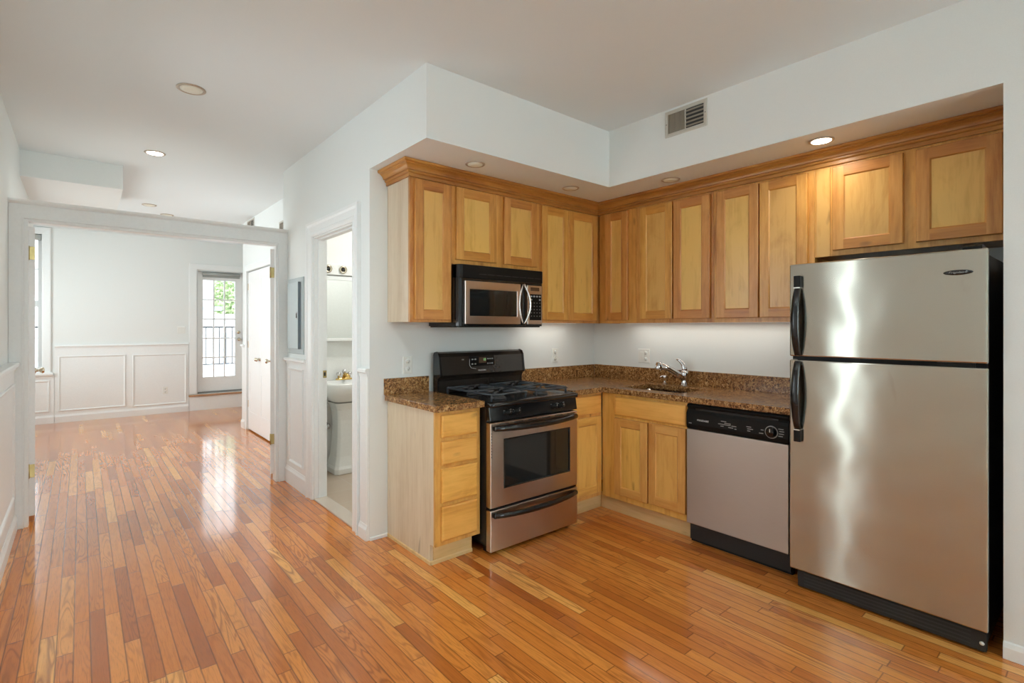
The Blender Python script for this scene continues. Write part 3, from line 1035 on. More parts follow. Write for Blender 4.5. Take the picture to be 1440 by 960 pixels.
# ------------------------------------------------------------------ microwave
mw = thing('microwave', 'stainless and black microwave hung above the stove', 'microwave', (1.8935, 2.800, 1.403))
MW, MH = .765, .415
MB().prism([(0, .376), (0, .03), (.008, .010), (.024, 0), (MW - .024, 0), (MW - .008, .010), (MW, .03), (MW, .376)], 'z', .004, MH - .002).build('body', BLACK, mw, .002)
box('underside_plate', BLACKS, mw, .01, MW - .01, .03, .37, -.004, .004)
MB().prism([(0, .07), (0, .02), (.010, -.002), (.026, -.012), (MW - .026, -.012), (MW - .010, -.002), (MW, .02), (MW, .07)], 'z', .322, MH - .003).build('vent_grille', BLACKS, mw, .004)
for k in range(8):
    box('grille_slot', SLOT, mw, .16 + k * .072, .222 + k * .072, -.0128, -.011, .352, .356)
md = MB().grid([.044, .082, .492, .528], [.018, .072, .250, .305], {(1, 1)}, -.014, .0).build('door', STEEL_OV, mw, .003)
box('door_window', DARKGLASS, md, .082, .492, -.0125, -.001, .072, .250)
cp = box('control_panel', STEEL_OV, mw, .592, .738, -.014, 0, .018, .302, bev=.003)
box('display_window', AMBER, cp, .622, .708, -.0155, -.013, .262, .288)
box('keypad', BLACKS, cp, .612, .728, -.0158, -.013, .048, .238, bev=.001)
for r_ in range(7):
    for c_ in range(4):
        if r_ == 1 and c_ in (1, 2):
            continue
        big = r_ < 2
        MB().lathe([(0, 0), (.0085 if big else .0045, 0), (.0085 if big else .0045, -.0015), (0, -.002)], (.628 + c_ * .028, -.0157, .222 - r_ * .024), 'y', 10, 1.1, .8).build('keypad_button', BUTTON if big else PRINTG, cp)
lens = []
for i in range(13):
    u = i / 12
    s = math.sin(PI * u)
    lens.append((.552 - .030 * s, .018 + .287 * u))
for i in range(12, -1, -1):
    u = i / 12
    s = math.sin(PI * u)
    if 0 < i < 12:
        lens.append((.552 + .022 * s, .018 + .287 * u))
hr = MB().prism(lens, 'y', -.0145, -.002).build('handle_recess', BLACK, md)
MB().tube([(.548 - .034 * math.sin(PI * i / 14), -.017, .016 + .290 * i / 14) for i in range(15)], .0055, 10).build('recess_rim', SATIN, md)
MB().tube([(.556 + .034 * math.sin(PI * i / 14), -.018 - .030 * math.sin(PI * i / 14), .014 + .294 * i / 14) for i in range(15)], .0085, 12).build('handle', SATIN, md)
box('door_edge_strip', BLACK, mw, .529, .591, -.010, .0, .016, .305)

# ------------------------------------------------------------------ dishwasher (local x = 1.834 - Y)
dw = thing('dishwasher', 'stainless dishwasher with black control panel between sink base and fridge', 'dishwasher', (3.030, 1.8335, 0), -90)
DWW = .634
box('tub', BLACKT, dw, .006, DWW - .006, .03, .60, .02, .892)
MB().prism([(.03, .745), (-.004, .745), (-.012, .775), (-.012, .845), (-.004, .862), (.006, .872), (-.006, .892), (.004, .904), (.03, .904)], 'x', .002, DWW - .002).build('control_panel', BLACKS, dw, .002)
box('latch_recess', BLACK, dw, .06, DWW - .06, -.0005, .02, .858, .878)
box('door_panel', STEEL_DW, dw, .002, DWW - .002, -.010, .03, .132, .743, bev=.004)
box('kick_plate', BLACKS, dw, .006, DWW - .002, .045, .07, .002, .128)
box('energy_sticker', PRINT, dw, .565, .60, .0432, .0449, .032, .045)
for zz in (.898,):
    for x in (.13, .49):
        box('mounting_clip', BLACKS, dw, x, x + .03, -.014, .01, .9045, .9078)
kn = MB().lathe([(0, 0), (.031, 0), (.031, -.006), (.024, -.009), (.022, -.022), (0, -.024)], (.540, -.012, .801), 'y', 26).build('dial_knob', BLACK, dw)
MB().lathe([(.0335, 0), (.0365, 0), (.0365, -.001), (.0335, -.001)], (.540, -.0122, .801), 'y', 32).build('dial_ring', PRINTG, dw)
box('pointer', PRINT, kn, .538, .542, -.0368, -.0358, .804, .822)
text('brand_lettering', 'FRIGIDAIRE', .0155, PRINT, dw, .118, -.0125, .806)
for i, (x, z, w_) in enumerate([(.255, .822, .034), (.28, .812, .04), (.235, .804, .03), (.275, .803, .05), (.32, .801, .03), (.245, .792, .02), (.30, .790, .03), (.33, .786, .012), (.41, .812, .028), (.418, .800, .034), (.41, .788, .018),
                                (.592, .825, .028), (.596, .812, .026), (.594, .798, .028), (.59, .785, .024), (.488, .806, .016), (.482, .786, .024), (.03, .782, .02)]):
    box('printed_mark', PRINTG, dw, x - w_ / 2, x + w_ / 2, -.0128, -.0118, z - .0022, z + .0022)

# ------------------------------------------------------------------ refrigerator (local x = 1.16 - Y)
fr = thing('refrigerator', 'large stainless top freezer refrigerator with black handles', 'refrigerator', (2.925, 1.160, 0), -90)
FW = .792
box('body', BLACKT, fr, .012, FW - .012, .072, .735, .030, 1.718, bev=.004)
def fdoor(nm, z0, z1):
    d = box(nm, STEEL, fr, 0, FW, 0, .024, z0, z1, bev=.007)
    box('door_core', BLACKT, d, .004, FW - .004, .0242, .070, z0 + .004, z1 - .004, bev=.003)
    return d
fz = fdoor('freezer_door', 1.245, 1.736)
fl_ = fdoor('fridge_door', .108, 1.226)
box('gasket_strip', BLACKS, fr, .006, FW - .006, .030, .07, 1.2265, 1.2445)
box('hinge_bracket', BLACKS, fr, .62, .75, .006, .03, 1.2280, 1.2435)
MB().prism([(.012, 1.737), (.012, 1.748), (.03, 1.756), (.11, 1.752), (.11, 1.737)], 'x', FW - .085, FW - .02).build('hinge_cover', BLACKS, fr, .002)
MB().prism([(.034, .012), (.034, .092), (.05, .104), (.07, .104), (.07, .012)], 'x', .03, FW - .01).build('base_grille', BLACKT, fr)
for k in range(4):
    box('grille_slot', SLOT, fr, .06, FW - .06, .0325, .0338, .028 + k * .017, .034 + k * .017)
MB().lathe([(0, -.012), (.018, -.012), (.018, .012), (0, .012)], (FW - .03, .06, .0185), 'x', 16).build('roller', BLACKS, fr)
MB().lathe([(0, -.012), (.018, -.012), (.018, .012), (0, .012)], (.04, .06, .0185), 'x', 16).build('roller', BLACKS, fr)
MB().lathe([(0, 0), (.009, 0), (.007, -.003), (0, -.004)], (FW - .024, .0335, .045), 'y', 12).build('screw_cap', PRINT, fr)


def fhandle(parent, zs, flip):
    """bowed black door handle; zs from the block end to the thin end"""
    z_a, z_b = zs
    loops = []
    n = 17
    cx = .047
    for i in range(n):
        u = i / (n - 1)
        s = math.sin(PI * min(1, max(0, u))) ** .75
        z = z_a + (z_b - z_a) * u
        hw = .013 + .006 * s
        yo = -.024 - .036 * s
        yi = yo + .020 - .004 * s
        c = .004
        loops.append([(cx - hw, yo + c, z), (cx - hw + c, yo, z), (cx + hw - c, yo, z), (cx + hw, yo + c, z), (cx + hw, yi, z), (cx - hw, yi, z)])
    h = MB().loft(loops).build('handle', BLACK, parent)
    zz = sorted((z_a, z_a + (.064 if flip else -.064)))
    box('handle_block', BLACKS, h, cx - .0165, cx + .0165, -.026, 0.0005, zz[0], zz[1], bev=.003)
    box('handle_ring', SATIN, h, cx - .0150, cx + .0150, -.0275, -.001, z_a - .0025, z_a + .0025)
    box('handle_foot', BLACKS, h, cx - .010, cx + .010, -.024, 0.0005, min(z_b, z_b + (.022 if z_a > z_b else -.022)), max(z_b, z_b + (.022 if z_a > z_b else -.022)), bev=.002)
    return h


fhandle(fz, (1.608, 1.250), True)
fhandle(fl_, (.858, 1.221), False)
bdg = MB().lathe([(0, 0), (.050, 0), (.048, -.003), (.040, -.0045), (0, -.005)], (.695, 0.0, 1.638), 'y', 36, 1.0, .21).build('badge', BLACK, fz)
MB().lathe([(.0485, 0), (.0500, 0), (.0500, -.0025), (.0485, -.0025)], (.695, 0.0, 1.638), 'y', 36, 1.0, .22).build('badge_rim', BLACKS, bdg)
text('brand_lettering', 'Frigidaire', .0125, PRINTG, bdg, .695, -.0052, 1.6385, shear=.2, squash=1.35)

# ------------------------------------------------------------------ wall plates
def outlet(label, loc, rot, w=.072, h=.118, kinds=('o',), group=None, cat='outlet', name='wall_outlet'):
    t = thing(name, label, cat, loc, rot, group)
    n = len(kinds)
    W = w * n if n > 1 else w
    lo = lambda ins, y: [(-W / 2 + ins, y, -h / 2 + ins), (W / 2 - ins, y, -h / 2 + ins), (W / 2 - ins, y, h / 2 - ins), (-W / 2 + ins, y, h / 2 - ins)]
    MB().loft([lo(0, -.0006), lo(0, -.003), lo(.004, -.006), lo(.006, -.006)], smooth=False).build('cover_plate', PLASTIC, t)
    for i, k in enumerate(kinds):
        x = (i - (n - 1) / 2) * w * .62 if n > 1 else 0
        if k == 'o':
            for z in (.026, -.026):
                f = MB().lathe([(0, 0), (.0165, 0), (.0155, -.003), (0, -.003)], (x, -.006, z), 'y', 18).build('socket', PLASTIC, t)
                for s in (-.006, .006):
                    box('slot', SLOT, f, x + s - .001, x + s + .001, -.0096, -.0088, z + .001, z + .010)
                MB().lathe([(0, 0), (.0026, 0), (.0026, -.0006), (0, -.0006)], (x, -.009, z - .007), 'y', 8).build('slot', SLOT, f)
        else:
            box('rocker', PLASTIC, t, x - .016, x + .016, -.0095, -.006, -.033, .033, bev=.002)
    return t


outlet('white duplex outlet on the wall left of the stove', (1.728, YS, 1.139), 0)
outlet('white duplex outlet on the wall just right of the stove', (3.154, YS, 1.155), 0)
outlet('white combined switch and outlet plate on the wall left of the faucet', (XF, 2.624, 1.156), -90, .058, .118, ('s', 'o'))
outlet('white outlet low on the far wall inside a wainscot panel', (1.051, YFAR - .0125, .375), 0)
outlet('white double switch plate on the far wall beside the balcony door', (1.277, YFAR, 1.352), 0, .058, .118, ('s', 's'), cat='switch', name='light_switch')

# ------------------------------------------------------------------ vents
def register(label, loc, rot, w, h, group=None):
    t = thing('air_vent', label, 'vent', loc, rot, group)
    MB().ring(-w / 2, w / 2, -h / 2, h / 2, [(0, -.0005), (0, -.005), (.006, -.008), (.022, -.007), (.024, -.0005)]).build('frame', REG, t)
    box('backing', SLOT, t, -w / 2 + .023, w / 2 - .023, -.0018, -.0006, -h / 2 + .023, h / 2 - .023)
    ww, hh = w / 2 - .024, h / 2 - .024
    box('divider', REG, t, -.0025, .0025, -.008, -.002, -hh, hh)
    n = max(5, int(ww / .0095))
    for k in range(n):
        x = -ww + (k + .5) * (ww - .003) / n
        box('vane', VANE, t, x - .0032, x + .0032, -.0065, -.0022, -hh, hh)
    n = max(4, int(hh * 2 / .021))
    for k in range(n):
        z = -hh + (k + .5) * 2 * hh / n
        MB().prism([(-.0068, z - .0075), (-.0022, z + .0045), (-.0022, z + .0062), (-.0068, z - .0045)], 'x', .003, ww).build('louver', VANE, t)
    for sx in (-1, 1):
        MB().lathe([(0, 0), (.004, 0), (.003, -.002), (0, -.002)], (sx * (w / 2 - .011), -.0075, 0), 'y', 10).build('screw', REGD, t)
    return t


register('metal air register on the soffit face above the sink cabinets', (XO, 1.826, 2.748), -90, .30, .172)
register('small air register on the far room wall near the ceiling above the closet', (XCL, 7.50, 2.775), -90, .36, .13)
register('air register seen just above the header end by the hall wall', (XCL, 6.06, 2.50), -90, .30, .20)

# ------------------------------------------------------------------ recessed lights
def downlight(label, loc, r, lit, power=0., group=None):
    t = thing('recessed_light', label, 'ceiling light', loc, 0, group)
    MB().lathe([(r, -.0005), (r, -.004), (r * .93, -.007), (r * .80, -.006), (r * .78, -.0005)], seg=32).build('trim_ring', LAMPRIM, t)
    MB().lathe([(0, -.0006), (r * .78, -.0006), (r * .76, -.006), (r * .45, -.012), (0, -.013)], seg=28).build('lens', LAMPON if lit else LAMPOFF, t)
    if lit and power:
        d = bpy.data.lights.new('downlight_beam', 'AREA')
        d.shape = 'DISK'
        d.size = r * 1.4
        d.energy = power
        d.color = (.86, .98, 1.0) if loc[1] < 2 and loc[0] < 1 else (1, .93, .84)
        d.spread = R(150)
        o = bpy.data.objects.new('downlight_beam', d)
        COL.objects.link(o)
        o.parent = t
        o.location = (0, 0, -.012)
    return t


downlight('unlit recessed ceiling light nearest the camera in the hall', (.516, 3.651, ZC), .078, False)
downlight('lit recessed ceiling light in front of the cased opening', (.474, 5.187, ZC), .075, True, 6)
downlight('faint recessed ceiling light just above the header beyond the opening', (.624, 7.435, ZC), .075, False)
downlight('recessed ceiling light partly hidden behind the header', (.855, 7.946, ZC), .075, False)
downlight('unlit soffit light above the pale ended wall cabinet', (1.923, 2.655, ZS), .064, False)
downlight('unlit soffit light above the cabinets right of the microwave', (2.800, 2.655, ZS), .064, False)
downlight('unlit soffit light near the corner of the sink wall', (3.180, 2.052, ZS), .064, False)
downlight('lit soffit light shining on the crown near the refrigerator', (3.155, 1.083, ZS), .064, True, 3)

downlight('unseen lit recessed light added overhead in front of the refrigerator', (.50, 1.70, ZC), .078, True, 13)  # lamp out of view, added to brighten the kitchen floor
downlight('unseen lit recessed light added overhead beside the camera', (.50, .50, ZC), .078, True, 8)  # second unseen lamp, also added for floor brightness

# under cabinet light bars
def bar_light(label, loc, rot, w, power):
    t = thing('under_cabinet_light', label, 'light', loc, rot)
    box('housing', PLASTIC, t, 0, w, -.018, .018, .003, .0165, bev=.002)
    box('diffuser', emit('bar_glow', (1.0, .95, .86), 1.5), t, .01, w - .01, -.013, .013, .0012, .0028)
    d = bpy.data.lights.new('bar_beam', 'AREA')
    d.shape = 'RECTANGLE'
    d.size, d.size_y = w - .02, .03
    d.energy = power
    d.color = (1, .95, .86)
    o = bpy.data.objects.new('bar_beam', d)
    COL.objects.link(o)
    o.parent = t
    o.location = (w / 2, 0, -.001)
    return t


bar_light('slim light bar under the cabinet right of the microwave', (2.76, 3.05, ZU0), 0, .52, .5)
bar_light('long slim light bar under the cabinets above the sink', (3.545, 2.72, ZU0), -90, 1.35, 1.2)

# ------------------------------------------------------------------ electrical panel (local x = -Y)
ep = thing('electrical_panel', 'grey breaker panel on the hall wall above the short wainscot', 'electrical panel', (XH, 4.666, 1.498), -90)
lo = lambda hx, hz, y: [(-hx, y, -hz), (hx, y, -hz), (hx, y, hz), (-hx, y, hz)]
MB().loft([lo(.203, .331, -.0006), lo(.203, .331, -.006), lo(.196, .324, -.012), lo(.190, .318, -.012)], smooth=False).build('cover', PANELG, ep)
box('door', PANELD, ep, -.150, .140, -.034, -.0125, -.285, .290, bev=.004)
box('door_edge_shade', plain('panel_edge_shade', (.16, .20, .23), .4), ep, .1402, .1440, -.034, -.0125, -.285, .290)  # dark strip paints the shaded side of the panel door
box('latch', CHROME, ep, .085, .125, -.038, -.0342, -.032, .030, bev=.002)
box('latch_slot', SLOT, ep, .108, .122, -.0405, -.0382, -.020, .020)
for z in (.22, 0, -.22):
    MB().lathe([(0, 0), (.008, 0), (.006, -.003), (0, -.004)], (-.178, -.012, z), 'y', 10).build('screw', SLOT, ep)
box('hinge_rod', CHROME, ep, -.158, -.151, -.030, -.0125, -.28, .285)

# ------------------------------------------------------------------ bathroom fittings
YBW = 5.0
SXc = 1.985
ps = thing('pedestal_sink', 'white pedestal sink with brass faucet seen through the bathroom doorway', 'sink', (SXc, YBW - .001, .012))
def dsh(hx, yf, yb, r, z):     # plan of the basin, flat at the wall
    return [(-hx, yb, z), (-hx, yf + r, z)] + [(-hx + r - r * math.cos(a), yf + r - r * math.sin(a), z) for a in (R(30), R(60))] + [(-hx + r, yf, z), (hx - r, yf, z)] + [(hx - r + r * math.sin(a), yf + r - r * math.cos(a), z) for a in (R(30), R(60))] + [(hx, yf + r, z), (hx, yb, z)]
MB().loft([dsh(.12, -.22, -.0, .05, .665), dsh(.20, -.34, 0, .08, .70), dsh(.262, -.425, 0, .10, .765), dsh(.280, -.455, 0, .11, .80), dsh(.285, -.462, 0, .11, .862), dsh(.280, -.457, 0, .11, .872),
           dsh(.262, -.438, -.09, .10, .872), dsh(.235, -.40, -.12, .10, .80), dsh(.12, -.30, -.18, .05, .745)]).build('basin', PORC, ps)
for hx in (-.018, .008, .034):
    MB().lathe([(0, 0), (.0075, 0), (.0075, -.001), (0, -.0015)], (hx, -.4625, .838), 'y', 10).build('overflow_hole', SLOT, ps)
def pl(hx, yf, yb, c, z):
    return [(-hx, yb, z), (-hx, yf + c, z), (-hx + c, yf, z), (hx - c, yf, z), (hx, yf + c, z), (hx, yb, z)]
MB().loft([pl(.165, -.275, -.02, .03, 0), pl(.165, -.275, -.02, .03, .05), pl(.155, -.262, -.03, .028, .075), pl(.135, -.240, -.04, .025, .16), pl(.118, -.222, -.05, .022, .34), pl(.115, -.220, -.05, .02, .50), pl(.125, -.235, -.04, .02, .60), pl(.155, -.27, -.02, .03, .67)], smooth=False).build('pedestal', PORC, ps, .008)
fb = MB().loft([rrect(0, -.065, .085, .026, .02, .8725), rrect(0, -.065, .080, .022, .02, .886), rrect(0, -.065, .045, .018, .015, .897)]).build('faucet_base', BRASS, ps)
MB().tube([(0, -.065, .89), (0, -.080, .925), (0, -.125, .93), (0, -.165, .905)], [.017, .018, .014, .011], 12).build('faucet_spout', BRASS, fb)
for s in (-1, 1):
    MB().lathe([(0, 0), (.010, 0), (.010, .018), (.021, .024), (.024, .038), (.018, .052), (0, .056)], (s * .055, -.065, .895), 'z', 12).build('faucet_handle', CHROME, fb)
MB().lathe([(0, 0), (.012, 0), (.016, .012), (.022, .022), (.018, .040), (0, .044)], (0, -.070, .93), 'z', 12).build('faucet_handle', CHROME, fb)
MB().tube([(-.235, -.012, .62), (-.235, -.05, .62), (-.225, -.06, .58), (-.215, -.05, .50), (-.20, -.04, .46), (-.16, -.04, .46)], .012, 10).build('drain_pipe', BLACKS, ps)
MB().lathe([(0, 0), (.018, 0), (.022, -.02), (.018, -.034), (0, -.036)], (-.15, -.03, .43), 'y', 12, 1, 1.4).build('shutoff_valve', CHROME, ps)

lb = thing('vanity_light', 'white vanity light bar with bare sockets above the bathroom mirror', 'light', (SXc, YBW - .001, 1.965))
box('bar', PORC, lb, -.33, .33, -.045, -.0005, -.055, .052, bev=.006)
for k in range(4):
    x = -.152 + k * .148
    s_ = MB().lathe([(0.034, 0), (.038, 0), (.038, -.012), (.030, -.016), (.024, -.016), (.022, -.004), (0, -.003)], (x, -.0455, .0), 'y', 18).build('socket', NICKEL, lb)
    MB().lathe([(0, 0), (.016, 0), (.016, -.006), (0, -.007)], (x, -.0475, .0), 'y', 12).build('socket_core', SLOT, s_)
mi = thing('bathroom_mirror', 'frameless bathroom mirror with slim white top and shelf edge', 'mirror', (SXc, YBW - .001, 1.59))
box('glass', MIRROR, mi, -.33, .33, -.022, -.0005, -.295, .270)
box('top_trim', TRIMP, mi, -.335, .335, -.03, -.0005, .2705, .312, bev=.003)
box('shelf', PORC, mi, -.335, .335, -.10, -.0005, -.325, -.2955, bev=.004)
d = bpy.data.lights.new('added_bathroom_lamp', 'AREA')
d.shape = 'DISK'
d.size = .5
d.energy = 17
d.color = (1, .97, .92)
bl = thing('added_flush_light', 'unseen flush ceiling light added to brighten the bathroom', 'ceiling light', (2.5, 4.1, ZC))  # hidden lamp and glowing dome added to lift the bathroom brightness
MB().lathe([(0, -.0005), (.18, -.0005), (.18, -.02), (.15, -.05), (0, -.07)]).build('dome', emit('added_dome_glow', (1, .97, .92), 2.0), bl)
o = bpy.data.objects.new('added_bathroom_lamp', d)
COL.objects.link(o)
o.parent = bl
o.location = (0, 0, -.09)
bt = sempty('baseboard_bathroom', 'white baseboard behind the pedestal sink', 'baseboard', (0, YBW, 0))
box('board', TRIMP, bt, XH + .101, 3.54, -.014, -.0005, .0125, .13, bev=.003)

# ------------------------------------------------------------------ closet double doors (local x = -Y)
def closet_leaf(label, n, x0, w, hside, knob_side):
    r = sempty(n, label, 'door', (XCL + .012, -x0, 0), -90)
    k = w - .03 if knob_side else .03
    ps_ = [(.085, w - .085, .26, .79), (.085, w - .085, .98, 1.70), (.085, w - .085, 1.80, 2.03)]
    panel_door('door', w, 2.125, .035, .018, None, ps_, r, [])
    s = -1
    MB().lathe([(0, 0), (.020, 0), (.020, -.004), (.009, -.010), (.009, -.022), (.020, -.032), (.024, -.042), (.018, -.052), (0, -.054)], (k, 0, .985), 'y', 18).build('knob', NICKEL, r)
    for hz in (1.95, 1.165, .36):
        box('hinge', BRASS, r, (-.006 if hside == 0 else w - .006), (.006 if hside == 0 else w + .006), -.004, .0, hz - .045, hz + .045)
    return r


closet_leaf('white closet leaf further from the opening, brass hinges on far side', 'door_3', -7.695, .573, 0, 1)
closet_leaf('white closet leaf nearer the cased opening', 'door_4', -7.118, .573, 1, 0)
cz = sempty('trim_10', 'white casing around the closet doors', 'door casing', (XCL, 0, 0), -90)
MB().prism([(-7.78, 0), (-7.78, 2.235), (-6.46, 2.235), (-6.46, 0), (-6.54, 0), (-6.54, 2.157), (-7.70, 2.157), (-7.70, 0)], 'y', -.016, -.0005).build('casing', TRIMP, cz, .004)
struct(box('baseboard_closet', TRIMP, None, XCL - .014, XCL - .0005, YD + .14, 6.455, .0008, .14, bev=.003), 'white baseboard on closet wall near the open door leaf', 'baseboard')

# ------------------------------------------------------------------ far windows and balcony door
def sash_window(n, label, loc, rot, x0, x1, z0, z1, casing=.10, rows=(2, 2), cols=2, blind=True):
    w = sempty(n, label, 'window', loc, rot)
    MB().ring(x0 - casing, x1 + casing, z0 - .02, z1 + casing, [(0, -.0005), (0, -.018), (.012, -.022), (casing - .02, -.014), (casing, -.010), (casing, .10), (casing - .012, .10), (casing - .012, -.0005)][:6] + [(casing - .001, -.0005)]).build('casing', TRIMP, w)
    MB().prism([(-.001, z0 - .04), (-.055, z0 - .04), (-.06, z0 - .02), (-.055, z0), (-.001, z0)], 'x', x0 - casing - .02, x1 + casing + .02).build('sill', TRIMP, w)
    zm = (z0 + z1) / 2
    for (a, b, y) in ((z0 + .001, zm, .06), (zm, z1 - .001, .09)):
        s = MB().ring(x0 + .001, x1 - .001, a, b, [(0, y), (.045, y), (.045, y + .03), (0, y + .03)]).build('sash', TRIMP, w)
        box('pane', GLASS, s, x0 + .045, x1 - .045, y + .013, y + .017, a + .045, b - .045)
        for k in range(1, cols):
            x = x0 + (x1 - x0) * k / cols
            box('muntin', TRIMP, s, x - .009, x + .009, y + .006, y + .024, a + .045, b - .045)
        zc = (a + b) / 2
        box('muntin', TRIMP, s, x0 + .045, x1 - .045, y + .0065, y + .0235, zc - .009, zc + .009)
    if blind:
        box('rolled_shade', SHADE, w, x0 + .004, x1 - .004, .012, .05, z1 - .085, z1 - .004, bev=.006)
    return w


sash_window('window_1', 'tall white sash window partly hidden behind the open door leaf', (0, YFAR, 0), 0, -1.10, -.43, .74, 2.74)

fd = sempty('door_5', 'white glazed balcony door with fifteen panes and rolled shade', 'door', (0, YFAR, 0))
GX = [1.600, 1.764, 1.928, 2.092]
xs = [1.512] + [GX[0], GX[3]] + [2.208]
leaf = MB().grid(xs, [.300, .545, 2.205, 2.350], {(1, 1)}, .075, .118).build('leaf_frame', DOORP, fd, .002)
for k in (1, 2):
    box('muntin', DOORP, leaf, GX[k] - .011, GX[k] + .011, .080, .113, .545, 2.205)
for k in range(1, 5):
    z = .545 + 1.66 * k / 5
    box('muntin', DOORP, leaf, GX[0], GX[3], .081, .112, z - .011, z + .011)
box('glazing', GLASS, leaf, GX[0], GX[3], .094, .099, .545, 2.205)
MB().prism([(1.503, .28), (1.503, 2.357), (2.217, 2.357), (2.217, .28), (2.210, .28), (2.210, 2.351), (1.510, 2.351), (1.510, .28)], 'y', .002, .158).build('door_jamb', TRIMP, fd)
MB().prism([(1.385, .28), (1.385, 2.465), (2.34, 2.465), (2.34, .28), (2.235, .28), (2.235, 2.372), (1.495, 2.372), (1.495, .28)], 'y', -.020, -.0005).build('casing', TRIMP, fd, .004)
MB().lathe([(0, 0), (.026, 0), (.026, .58), (0, .58)], (1.588, .040, 2.312), 'x', 16).build('rolled_shade', SHADE, fd)
box('shade_drop', SHADE, fd, 1.592, 2.164, .062, .066, 2.255, 2.312)
box('threshold', THRESH, fd, 1.503, 2.217, .04, .158, .271, .297)
MB().lathe([(0, 0), (.026, 0), (.026, -.006), (.010, -.012), (.010, -.03), (.026, -.04), (.028, -.055), (.018, -.066), (0, -.068)], (2.150, .075, 1.185), 'y', 18).build('knob', NICKEL, fd)
MB().lathe([(0, 0), (.028, 0), (.026, -.014), (0, -.016)], (2.150, .075, 1.31), 'y', 18).build('deadbolt', NICKEL, fd)
stp = sempty('trim_11', 'wooden step tread over a white riser below the balcony door', 'step', (0, YFAR, 0))
box('riser', TRIMP, stp, 1.385, 2.345, -.030, -.0005, .001, .238)
MB().prism([(.0, .239), (-.052, .239), (-.060, .246), (-.060, .258), (-.052, .266), (.0, .266)], 'x', 1.378, 2.348).build('tread', TREAD, stp)

# unseen windows, added as settings for the lamps that light the rooms
def plain_window(n, label, loc, rot, x0, x1, z0, z1):
    w = sempty(n, label, 'window', loc, rot)
    MB().ring(x0 - .09, x1 + .09, z0 - .09, z1 + .09, [(0, -.0005), (0, -.02), (.07, -.015), (.09, -.012), (.09, .10), (.089, -.0005)]).build('casing', TRIMP, w)
    s = MB().ring(x0 + .001, x1 - .001, z0 + .001, z1 - .001, [(0, .07), (.045, .07), (.045, .10), (0, .10)]).build('sash', TRIMP, w)
    box('pane', GLASS, s, x0 + .045, x1 - .045, .083, .087, z0 + .045, z1 - .045)
    return w


plain_window('added_window_2', 'added unseen white framed window in the living room end wall, wider one', (0, -2.48, 0), 180, -1.35, .15, .75, 2.35)
plain_window('added_window_3', 'added unseen white framed window in the living room end wall, narrower one', (0, -2.48, 0), 180, -2.75, -1.65, .75, 2.35)
plain_window('added_window_4', 'added unseen white framed window in the left hall wall beside the camera', (XL, 0, 0), 90, 2.72, 3.68, .85, 2.35)
box('pane', GLASS, sempty('added_streak_window', 'unseen narrow window added in the left wall to streak the refrigerator', 'window', (XL, 0, 0), 90), 1.851, 1.949, .083, .087, .181, 2.119)
plain_window('added_window_5', 'added unseen white framed window behind the open door leaf', (XL, 0, 0), 90, 5.45, 7.05, .85, 2.12)
plain_window('added_window_6', 'added unseen white framed window in the far room side wall', (-1.40, 0, 0), 90, 7.85, 9.55, .75, 2.45)

# ------------------------------------------------------------------ outside the balcony door
struct(box('floor_balcony', DECKP, None, -2.2, 4.2, 10.25, 11.55, .05, .17), 'grey balcony deck outside the glazed door', 'balcony')
rl = thing('balcony_railing', 'dark iron balcony railing outside the glazed door', 'railing', (0, 11.40, .17))
box('top_rail', IRON, rl, -1.9, 3.9, -.02, .02, 1.215, 1.245)
box('bottom_rail', IRON, rl, -1.9, 3.9, -.012, .012, .50, .52)
pk = None
x = -1.84
while x < 3.88:
    if pk is None:
        pk = box('baluster', IRON, rl, -.008, .008, -.008, .008, .50, 1.216, loc=(x, 0, 0))
    else:
        c = pk.copy()
        COL.objects.link(c)
        c.location = (x, 0, 0)
    x += .112
for x in (-1.9, 1.0, 3.9):
    box('post', IRON, rl, x - .02, x + .02, -.02, .02, .0005, 1.26)

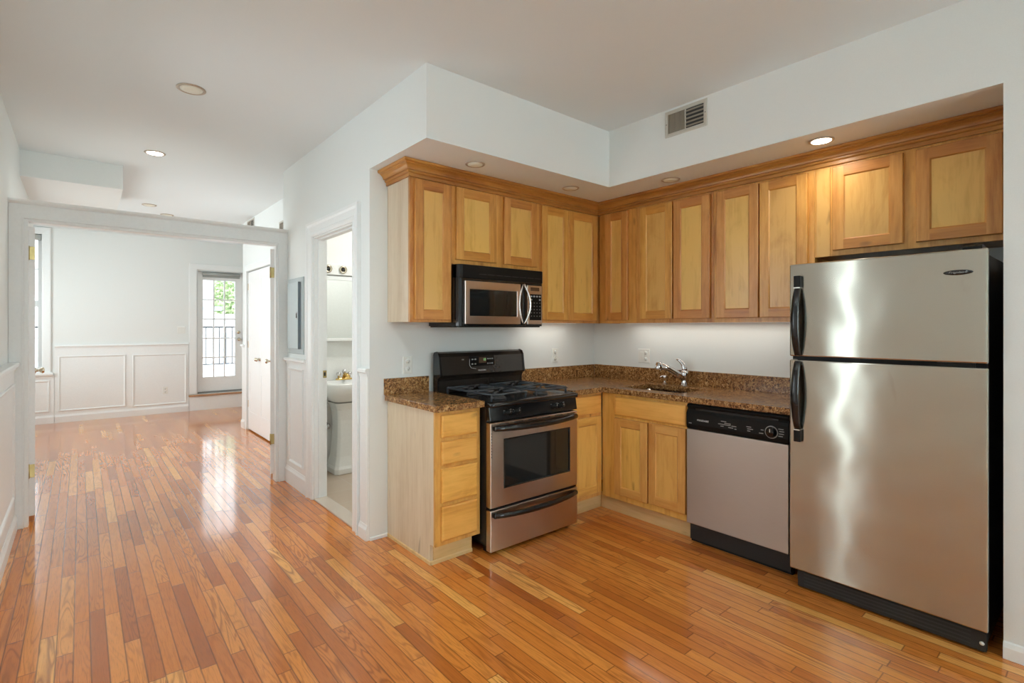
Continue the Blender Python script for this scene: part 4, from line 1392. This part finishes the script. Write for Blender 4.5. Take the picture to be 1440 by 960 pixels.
nb = thing('street_building', 'white clapboard building close beyond the railing', 'building', (0, 14.2, -3))
mb = MB()
prof = [(0.0, 0)]
z = 0
while z < 9.2:
    prof += [(-.02, z), (-.002, z + .14)]
    z += .14
prof += [(1.5, z), (1.5, 0)]
mb.prism(prof, 'x', -3.0, 2.36).build('wall', SIDING, nb)
box('corner_board', TRIMP, nb, 2.361, 2.46, -.03, .1, 0, 9.2)
box('wall_lamp', HOUSEW, nb, 2.24, 2.62, -.2, -.03, 4.80, 4.90)
hs_ = thing('street_house', 'pale blue grey house with flat roof and dark narrow window', 'house', (0, 20, -3))
box('wall', HOUSEP, hs_, 3.4, 8.4, 0, 4, 0, 4.65)
box('roof', ROOFP, hs_, 3.3, 8.5, -.25, 4.1, 4.65, 4.85)
box('cornice', TRIMP, hs_, 3.35, 8.45, -.12, -.001, 4.28, 4.5)
wn = box('window', HOUSEW, hs_, 3.72, 3.94, -.04, .01, 3.15, 4.20)
box('cladding_trim', TRIMP, hs_, 4.6, 4.75, -.05, -.0005, 0, 4.25)


def tree(label, x, y, h, blobs, seed):
    t = thing('tree', label, 'tree', (x, y, -3))
    MB().tube([(0, 0, 0), (.05, 0, h * .4), (0, .05, h * .75)], [.22, .17, .10], 8).build('trunk', BARK, t)
    q = random.Random(seed)
    mb = MB()
    for (bx, by, bz, br) in blobs:
        for _ in range(int(900 * br * br)):
            d_ = Vector((q.gauss(0, 1), q.gauss(0, 1), q.gauss(0, 1))).normalized() * br * q.uniform(.55, 1.05)
            c_ = Vector((bx, by, bz)) + d_
            a = Vector((q.gauss(0, 1), q.gauss(0, 1), q.gauss(0, 1))).normalized()
            b = a.orthogonal().normalized()
            s = q.uniform(.07, .15)
            vs = [mb.bm.verts.new(c_ + a * s), mb.bm.verts.new(c_ + b * s * .6), mb.bm.verts.new(c_ - a * s), mb.bm.verts.new(c_ - b * s * .6)]
            mb.bm.faces.new(vs)
    return mb.build('foliage', LEAF, t)


tree('leafy green tree behind the pale house, taller one', 6.9, 31, 7.4, [(0, 0, 7.6, 1.5), (-.7, 0, 6.3, 1.3), (1.0, 0, 6.5, 1.4)], 3)
tree('lower yellow green tree between the two buildings', 5.1, 27, 5.4, [(0, 0, 5.4, .95), (.5, 0, 6.0, .75), (-.3, 0, 4.6, .85)], 5)
